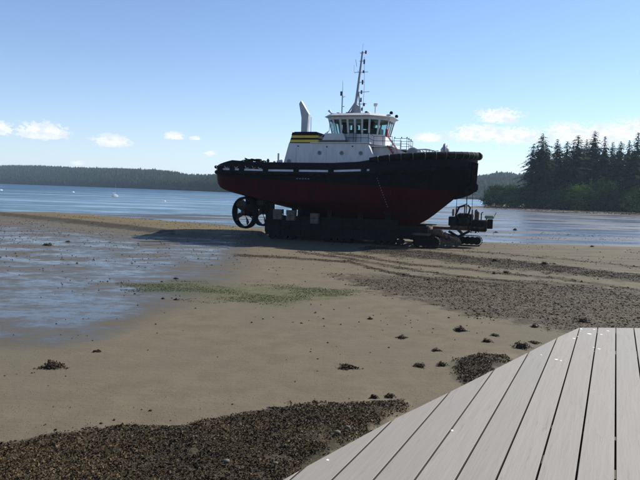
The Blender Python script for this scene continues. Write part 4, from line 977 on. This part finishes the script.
m2 = MB().tube([(-.3, -.6, 12.15), (-.3, -.6, 15.6)], [.06, .015], 6).tube([(-.3, -.6, 12.15), (-.3, -.6, 14.2)], .07, 6).tube([(-.3, -.6, 14.0), (0, -.6, 14.05)], .03, 5).tube([(-.3, -.6, 13.1), (-.05, -.6, 13.1)], .04, 5).build('light_mast', 'light_grey_paint', tug)
MB().tube([(-.42, -.6, 14.15), (-.42, -.6, 14.55)], .11, 8).build('searchlight', 'lamp_black', m2)
MB().tube([(2.95, -.3, 12.1), (2.95, -.3, 13.4)], .05, 6).tube([(2.95, -.3, 13.3), (3.2, -.3, 13.35)], .06, 6).box(2.8, 3.15, -.4, -.2, 13.1, 13.4, .04).build('radar_post', 'white_paint', tug)
MB().box(.1, .75, -.7, -.1, 12.2, 12.55, .05).build('roof_box', 'lamp_black', tug)
MB().box(-.55, -.3, -1.6, -1.3, 12.0, 12.4, .03).build('roof_lamp', 'steel_dark', tug)
for x, y in ((4.75, -1.3), (4.75, 1.3), (2.4, -1.6), (3.5, .6)): MB().lathe([(.04, -.1), (.15, -.08), (.17, .05), (.12, .16), (.02, .2)], (x, y, 12.3), 'z', 10).build('roof_lamp', 'steel_dark', tug, True)
MB().tube([(-.6, -1.9, 12.05), (-1.0, -2.1, 12.35), (-1.15, -2.15, 12.55)], [.06, .08, .14], 8).build('horn', 'white_paint', tug)
MB().lathe([(.02, -.2), (.28, -.16), (.34, .05), (.26, .24), (.02, .34)], (1.9, .9, 12.5), 'z', 14).build('radome', 'white_paint', tug, True)

# ------------------------------------------------------------------ the crawler trailer under it
tr = empty('boat_trailer', (TO[0], TO[1], 0), TA, 'low dark steel crawler trailer carrying the tugboat, rusty at its front end', 'trailer')
for y in (-2.9, 2.9):
    mb = MB(); mb.box(-7.0, 8.9, y-.5, y-.42, .75, 1.75).box(-7.0, 8.9, y+.42, y+.5, .75, 1.75).box(-7.0, 8.9, y-.5, y+.5, 1.75, 1.83).box(-7.0, 8.9, y-.5, y+.5, .67, .75); mb.build('side_beam', 'steel_dark', tr)
for x in (-6.6, -4.6, -2.6, -.6, 1.4, 3.4, 5.4, 7.4): MB().box(x-.2, x+.2, -2.38, 2.38, .55, 1.0).build('cross_beam', 'steel_dark', tr)
for x in (-6.4, -3.4, -.4, 2.6, 5.2):
    for y in (-3.15, 3.15):
        zt = keel(x)+.9 if x < -2 else keel(x)+1.3
        yy = 1 if y > 0 else -1
        mb = MB(); mb.box(x-.22, x+.22, y-.22, y+.22, 1.83, zt+.35).box(x-.4, x+.4, y-.35, y+.35, zt+.35, zt+.5); mb.build('support_post', 'steel_dark', tr)
for y in (-3.45, ): MB().box(-6.9, 6.2, y-.03, y+.03, .42, 2.35).build('side_shade_plate', 'steel_dark', tr)  # near-side sheet, carried down low to stand in for shade beneath the trailer
for x in np.arange(-6.4, 6.1, 1.05): MB().box(x-.05, x+.05, -3.56, -3.485, .5, 2.3).build('stiffener', 'steel_dark', tr)
for x in (-5.2, -.2, 4.6): MB().tube([(x, -3.6, .9), (x+1.6, -3.6, 1.5), (x+3.2, -3.62, 1.3)], .04, 6).build('air_hose', 'rubber', tr)
def track(cx, cy, L_, h, w):
    c = MB(); r = h/2; n = 28; per = []
    for k in range(n):
        s = k/n*(2*(L_-h)+2*math.pi*r)
        if s < L_-h: p = (cx-(L_-h)/2+s, h)
        elif s < L_-h+math.pi*r: a = (s-(L_-h))/r; p = (cx+(L_-h)/2+r*math.sin(a), r+r*math.cos(a))
        elif s < 2*(L_-h)+math.pi*r: p = (cx+(L_-h)/2-(s-(L_-h)-math.pi*r), 0.)
        else: a = (s-2*(L_-h)-math.pi*r)/r; p = (cx-(L_-h)/2-r*math.sin(a), r-r*math.cos(a))
        per.append((p[0], p[1]+.02))
    A = [c.b.verts.new((x, cy-w/2, z)) for x, z in per]; B = [c.b.verts.new((x, cy+w/2, z)) for x, z in per]
    for k in range(n): c.b.faces.new((A[k], A[(k+1) % n], B[(k+1) % n], B[k]))
    o = c.build('crawler_track', 'rubber', tr)
    o.data.materials.append(MATS['rubber'])
    sh = MB()
    for k in range(n):
        x, z = per[k]; x2, z2 = per[(k+1) % n]; d = Vector((x2-x, 0, z2-z)).normalized(); nn = Vector((-d.z, 0, d.x))*.05; p = Vector((x, cy, z)); q = d*.07; wv = Vector((0, w/2+.02, 0))
        sh.hexa([p-q-wv-nn*.3, p+q-wv-nn*.3, p+q+wv-nn*.3, p-q+wv-nn*.3, p-q-wv+nn, p+q-wv+nn, p+q+wv+nn, p-q+wv+nn])
    sh.build('shoes', 'steel_dark', o)
    for e in (-1, -.33, .33, 1): MB().lathe([(.06, -w*.46), (r*.8, -w*.46), (r*.8, w*.46), (.06, w*.46)], (cx+e*(L_-h)/2, cy, r+.02), 'y', 16).build('track_wheel', 'steel_dark', o)
for a in ((8.9, -3.5, 2.3, .98, .85), (8.9, 3.2, 2.3, .98, .85), (12.3, 1.7, 2.3, .92, .8), (-5.2, -3.0, 2.6, .66, .9), (-5.2, 3.0, 2.6, .66, .9), (0.5, -3.0, 2.6, .66, .9), (.5, 3.0, 2.6, .66, .9), (5.4, -3.0, 2.6, .66, .9)): track(*a)
# tongue, cross axle and rusty bits at the front
MB().prism([(8.3, 1.5), (13.4, 1.55), (13.4, 1.75), (8.3, 1.8)], 'y', -.3, .5).build('tongue_beam', 'rust', tr)
MB().box(8.6, 9.0, -3.3, 3.0, 1.1, 1.75, .04).build('axle_beam', 'rust', tr)
mb = MB(); mb.box(7.6, 9.2, -3.9, -3.1, 1.08, 1.3, .05).box(9.0, 10.2, -2.9, -2.2, 1.1, 1.62, .1); mb.build('mud_guard', 'rust', tr)
for k, (x, y, z, r_) in enumerate(((10.0, -1.6, .42, .42), (10.7, -1.2, .45, .45), (11.3, -.6, .40, .38), (9.6, -2.3, .35, .33))):
    w = MB().lathe([(.08, -.28), (r_*.55, -.3), (r_*.6, -.16), (r_, -.2), (r_, .2), (r_*.6, .16), (r_*.55, .3), (.08, .28)], (x, y, z), 'y', 14).build('roller', 'tan_mud', tr, True)
mb = MB()
for k in range(14):
    x = random.uniform(9.3, 11.6); y = random.uniform(-2.4, -.4); z = random.uniform(.5, 1.2); mb.box(x-.2*random.random()-.05, x+.25*random.random(), y-.1, y+.15, z-.1, z+random.uniform(.05, .35), .02)
mb.build('axle_bracket', 'tan_mud', tr, split=True)
mb = MB(); mb.tube([(9.2, -2.6, 1.3), (10.8, -1.6, .85)], .11, 8).tube([(9.3, -.5, 1.3), (11.4, .6, .8)], .13, 8).tube([(11.2, .8, 1.6), (11.7, 1.5, 1.0)], .16, 8); mb.build('steering_ram', 'rust', tr, split=True)
# hydraulic power pack standing on the tongue
pk = empty('power_pack', (TO[0], TO[1], 0), TA, 'rusty hydraulic power pack with levers, hoses and a box on the front of the trailer', 'power pack')
MB().box(10.6, 13.7, -.7, 1.3, 1.78, 1.95).build('bed_plate', 'rust', pk)
MB().box(10.45, 11.15, -.75, .2, 1.95, 2.8, .05).build('fuel_tank', 'steel_dark', pk)
MB().box(12.6, 13.9, -.6, .9, 1.5, 2.55, .06).build('pump_box', 'steel_dark', pk)
mb = MB(); mb.box(11.3, 12.3, -.5, .5, 2.0, 2.9, .08)
for k in range(4): mb.box(11.4+k*.22, 11.53+k*.22, -.58, .55, 2.9, 3.15, .02)
mb.tube([(11.5, -.6, 2.4), (11.1, -.7, 3.0), (11.35, -.5, 3.7), (11.9, -.4, 3.9)], .1, 8).tube([(12.2, -.4, 2.9), (12.35, -.3, 3.7), (12.1, -.2, 3.9)], .08, 8).lathe([(.05, -.1), (.4, -.1), (.4, .1), (.05, .1)], (11.8, -.65, 2.4), 'y', 18); mb.build('engine', 'steel_dark', pk, split=True)
mb = MB(); mb.tube([(12.55, -.4, 1.95), (12.55, -.4, 3.5)], .07, 6).tube([(12.95, -.3, 2.5), (12.95, -.3, 3.45)], .08, 6).box(12.8, 13.15, -.5, -.1, 2.55, 3.35, .05).tube([(11.05, -.7, 2.8), (11.2, -.6, 3.5)], .06, 6); mb.build('valve_stand', 'rust', pk, split=True)
mb = MB(); mb.box(10.75, 10.95, -.78, -.6, 2.85, 3.5, .04).box(13.1, 13.2, -.62, -.3, 2.6, 3.3, .02); mb.build('control_panel', 'tan_mud', pk)
MB().box(11.15, 12.6, -.1, 1.2, 1.95, 3.05, .06).build('engine_cover', 'steel_dark', pk)
for x, y, zt in ((11.0, .5, 3.6), (11.75, .9, 3.9), (12.75, .7, 3.4), (13.35, .2, 3.2)): MB().tube([(x, y, 1.95), (x, y, zt), (x+.15, y-.1, zt+.1)], .055, 6).build('pipe', 'steel_dark', pk)
MB().tube([(10.5, -.5, 1.4), (11.4, -.6, .95), (12.4, -.2, 1.5)], .12, 8).build('draw_arm', 'steel_dark', pk)
mb = MB()
for k in range(14):
    x = 10.9+k*.2; mb.tube([(x, -.6, 2.2), (x+random.uniform(-.2, .2), -.85, random.uniform(1.3, 2.4)), (x+.3, -.6, random.uniform(1.2, 2.8)), (x+.45, -.3, 2.5)], .035, 5)
mb.build('hose', 'rubber', pk, split=True)
gc = empty('equipment_cart', (TO[0]+13.75*math.cos(TA)+.3*math.sin(-TA), TO[1]+13.75*math.sin(TA)+.6, 0), TA, 'small cart with a pale green top hanging beside the power pack', 'cart')
MB().box(.0, .85, -.3, .3, 2.7, 3.0, .08).build('cart_top', 'green_paint', gc)
MB().box(.25, .75, -.25, .25, 1.75, 2.65, .04).build('cart_body', 'steel_dark', gc)
mb = MB(); mb.tube([(.2, 0, 2.8), (.0, 0, 1.9), (-.2, 0, 1.9)], .05, 6).tube([(.8, 0, 2.8), (1.0, 0, 3.3)], .03, 5); mb.build('bracket', 'rust', gc, split=True)
# cribbing blocks between trailer and hull
for x, lb in ((-5.5, 'pale cribbing block under the hull, nearest the thrusters'), (-4.15, 'pale cribbing block under the hull, middle one of three'), (-1.75, 'pale cribbing block under the hull, farthest from the thrusters')):
    w = .92 if x < -2 else .8; zt = keel(x)+.05 if x < -4.8 else 2.95 if x < -2 else 2.75; e = empty('cribbing_block', (TO[0]+x*math.cos(TA)+3.62*math.sin(TA), TO[1]+x*math.sin(TA)-3.62*math.cos(TA), 0), TA, lb, 'block', 'pale blocks under the hull')
    for k in range(2):
        for q in range(2):
            zz0 = zt-1.05+k*.5; MB().box(-w/2+q*w/2+.01, -w/2+(q+1)*w/2-.01, -.3, .3, zz0, zz0+.48, .02).build('baulk', 'concrete', e)
# stay wires hanging from the bow to the power pack
bx = lambda x, y, z: (x, y, z)
for i, (x, y, lb) in enumerate(((11.1, -.6, 'leftmost of three dark lines hanging from the tug bow'), (12.0, -.5, 'middle and thickest of three dark lines hanging from the tug bow'), (12.45, .3, 'rightmost of three dark lines hanging from the tug bow'))):
    o = MB().tube([(x, y, keel(min(x, 12.6))+.45), (x+.02, y, 3.9), (x, y, 2.2)], (.025, .045, .025)[i], 6).build('hanging_line', 'steel_dark'); o.location = (TO[0], TO[1], 0); o.rotation_euler = (0, 0, TA)
    tag(o, lb, 'line', 'lines hanging from the bow')
# ------------------------------------------------------------------ grey deck in the right foreground
DZ = H-1.5; TH = R(26.1); BW = .19; GAP = .011
deck = empty('viewing_deck', (0, 0, DZ), 0, 'weathered grey painted plank deck with a diagonal cut corner in the right foreground', 'deck')
ux = np.array([math.sin(TH), math.cos(TH)]); uy = np.array([math.cos(TH), -math.sin(TH)])    # along the boards / across to the right
cut = [gpt(p[0], p[1], DZ) for p in ((283, 480), (368, 431.5), (432, 401), (540, 346.5), (577, 327.6))]
far_e = [gpt(p[0], p[1], DZ) for p in ((577, 327.6), (640, 328.0))]
cs = [(float(np.dot(p, ux)), float(np.dot(p, uy))) for p in cut]; fe = [(float(np.dot(p, ux)), float(np.dot(p, uy))) for p in far_e]
# extend both edges
def ext(a, b_, k): return (b_[0]+(b_[0]-a[0])*k, b_[1]+(b_[1]-a[1])*k)
edge = [ext(cs[1], cs[0], 3.2)]+cs+[ext(fe[0], fe[1], 4.0)]
ey = [e[1] for e in edge]; ex = [e[0] for e in edge]
def edge_x(yc): return float(np.interp(yc, ey, ex))
y_ref = float(np.dot(gpt(615.8, 328, DZ), uy)); n0 = math.floor((ey[0]-y_ref)/BW)+1
k = n0; nb_ = 0
while y_ref+(k+1)*BW < edge[-1][1]+1.6 and nb_ < 60:
    y0, y1 = y_ref+k*BW+GAP/2, y_ref+(k+1)*BW-GAP/2; xa, xb = edge_x(y0), edge_x(y1)
    xb_ = -2.2
    if max(xa, xb) > xb_+.3:
        bv = .0018; mb = MB(); z0_, z1_ = -.038, 0.
        prof = [(y0, z0_), (y1, z0_), (y1, z1_-bv), (y1-bv, z1_), (y0+bv, z1_), (y0, z1_-bv)]
        yy0 = (y0+y1)/2; xm = (xa+xb)/2
        A = [mb.b.verts.new((xb_, -(p[0]-yy0), p[1])) for p in prof]; B = [mb.b.verts.new((xa+(xb-xa)*(p[0]-y0)/(y1-y0), -(p[0]-yy0), p[1])) for p in prof]
        mb.b.faces.new(A); mb.b.faces.new(list(reversed(B)))
        for q in range(6): mb.b.faces.new((A[q], B[q], B[(q+1) % 6], A[(q+1) % 6]))
        mb.b.faces.ensure_lookup_table()
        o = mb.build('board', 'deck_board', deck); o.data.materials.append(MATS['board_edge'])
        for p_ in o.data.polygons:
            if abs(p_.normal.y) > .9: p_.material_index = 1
        o.location = (uy[0]*yy0, uy[1]*yy0, 0); o.rotation_euler = (random.uniform(-.002, .002), 0, math.pi/2-TH)
        nb_ += 1
    k += 1
# framing below: rim joists along the edge, joists and posts down to the beach
def W2(a, b_): return (ux[0]*a+uy[0]*b_, ux[1]*a+uy[1]*b_)
inner = [(e[0]-.10, e[1]+.06) for e in edge]
for (a, c) in zip(inner[:-1], inner[1:]):
    p, q = W2(*a), W2(*c); mb = MB(); d = Vector((q[0]-p[0], q[1]-p[1], 0)); L_ = d.length
    mb.box(0, L_, -.02, .02, -.24, -.042); o = mb.build('rim_joist', 'dark_wood', deck); o.location = (p[0], p[1], 0); o.rotation_euler = (0, 0, math.atan2(d.y, d.x))
for a in np.arange(-1.8, 6.6, .6):
    # joists run across the boards
    ys = [b_ for b_ in np.arange(ey[0], edge[-1][1]+1.4, .05) if edge_x(b_)-.12 > a]
    if len(ys) < 8: continue
    p, q = W2(a, ys[0]), W2(a, ys[-1]); d = Vector((q[0]-p[0], q[1]-p[1], 0)); mb = MB(); mb.box(0, d.length, -.02, .02, -.22, -.041)
    o = mb.build('joist', 'dark_wood', deck); o.location = (p[0], p[1], 0); o.rotation_euler = (0, 0, math.atan2(d.y, d.x))
for a, b_ in ((cs[0][0]-.3, cs[0][1]+.25), (cs[2][0]-.3, cs[2][1]+.25), (cs[4][0]-.4, cs[4][1]+.1), (fe[1][0]-.4, fe[1][1]+.2), (0, cs[0][1]+.8), (0, fe[1][1])):
    p = W2(a, b_); o = MB().box(-.07, .07, -.07, .07, -DZ-.4, -.24).build('post', 'dark_wood', deck); o.location = (p[0], p[1], 0)
# bird droppings and chips on the boards
for px, py, s_ in ((581, 329, 1.6), (594, 329.5, 1.3), (589.5, 334, 2.0), (574, 338.5, 1.6), (601, 334.5, 1.2), (608, 331, 1.2), (577.5, 336.5, .8), (593.5, 347.5, 1.0), (599, 349, 1.4), (556, 359.5, 1.8), (560.5, 360.5, 1.2), (541, 355, .9), (452, 430.5, 1.6), (357, 422, .01), (327.5, 460, 1.6), (580, 331, .7)):
    if s_ < .1: continue
    x, y = gpt(px, py, DZ); w = .62*s_/600*math.hypot(x, y); mb = MB(); n = 11; vs = [mb.b.verts.new((math.cos(2*math.pi*q/n)*w*random.uniform(.6, 1.5)*1.3, math.sin(2*math.pi*q/n)*w*random.uniform(.6, 1.4)*1.7, .0)) for q in range(n)]
    c = mb.b.verts.new((0, 0, .0025))
    for q in range(n): mb.b.faces.new((vs[q], vs[(q+1) % n], c))
    o = mb.build('dropping', 'splat', deck); o.location = (x, y, .001)

# ------------------------------------------------------------------ boats and buoys on the bay
WZ = -.3
x, y = gpt(115, 197, WZ)
sb = empty('sailboat', (x, y, WZ), R(62), 'small white sailboat with a bare mast moored on the bay at left', 'sailboat')
mb = MB(); rows = []
for t, w, zk in ((-2.2, .55, .1), (-1.2, .85, -.12), (0, .95, -.2), (1.2, .7, -.12), (2.4, .04, .2)): rows.append([(t, w, .75), (t, w*.7, .1), (t, 0, zk), (t, -w*.7, .1), (t, -w, .75)])
vv = [[mb.b.verts.new(p) for p in r_] for r_ in rows]
for a, c in zip(vv, vv[1:]):
    for q in range(4): mb.b.faces.new((a[q], c[q], c[q+1], a[q+1]))
    mb.b.faces.new((a[4], c[4], c[0], a[0]))
mb.b.faces.new(vv[0]); mb.build('hull', 'white_paint', sb)
sb.scale = (.75, .75, 1.0)
MB().box(-.9, 1.0, -.45, .45, .75, 1.05, .1).build('cabin', 'white_paint', sb)
MB().tube([(.4, 0, .8), (.4, 0, 5.6)], .045, 6).build('mast', 'light_grey_paint', sb); MB().tube([(.4, 0, 1.6), (-1.7, 0, 1.6)], .09, 6).build('boom', 'light_grey_paint', sb)
MB().tube([(.4, 0, 5.5), (2.4, 0, .8)], .012, 4).tube([(.4, 0, 5.5), (-2.1, 0, .8)], .012, 4).build('stay', 'steel_dark', sb)
for px, py, r_, lb in ((73, 192.5, .9, 'white mooring buoy left of the sailboat, far out'), (164.5, 201.5, .55, 'white mooring buoy right of the sailboat, closer in'), (1, 190.5, .9, 'white mooring buoy at the left edge of the photo')):
    x, y = gpt(px, py, WZ); e = empty('mooring_buoy', (x, y, WZ), 0, lb, 'buoy', 'mooring buoys on the bay')
    MB().lathe([(.05, -.5), (.8, -.35), (1, 0), (.85, .45), (.4, .75), (.05, .8)], (0, 0, 0), 'z', 16).build('float', 'white_paint', e, True); MB().tube([(0, 0, .7), (0, 0, 1.3)], .08, 6).build('mooring_ring', 'grey_paint', e)
    e.scale = (r_, r_, r_)

# ------------------------------------------------------------------ air
hz_ = MB().box(-4400, 4400, -4400, 4400, -4.5, 78).build('haze', None); hz_['kind'] = 'stuff'; hz_['label'] = 'thin blue sea haze over the bay'
hz_.display_type = 'WIRE'
mh = bpy.data.materials.new('haze_air'); mh.use_nodes = True; t = mh.node_tree; t.nodes.clear()
pv = t.nodes.new('ShaderNodeVolumePrincipled'); om = t.nodes.new('ShaderNodeOutputMaterial'); t.links.new(pv.outputs[0], om.inputs['Volume'])
pv.inputs['Density'].default_value = .00012; pv.inputs['Color'].default_value = (.60, .80, 1, 1); pv.inputs['Anisotropy'].default_value = .2
hz_.data.materials.append(mh)
for p in hz_.data.polygons: p.material_index = 0
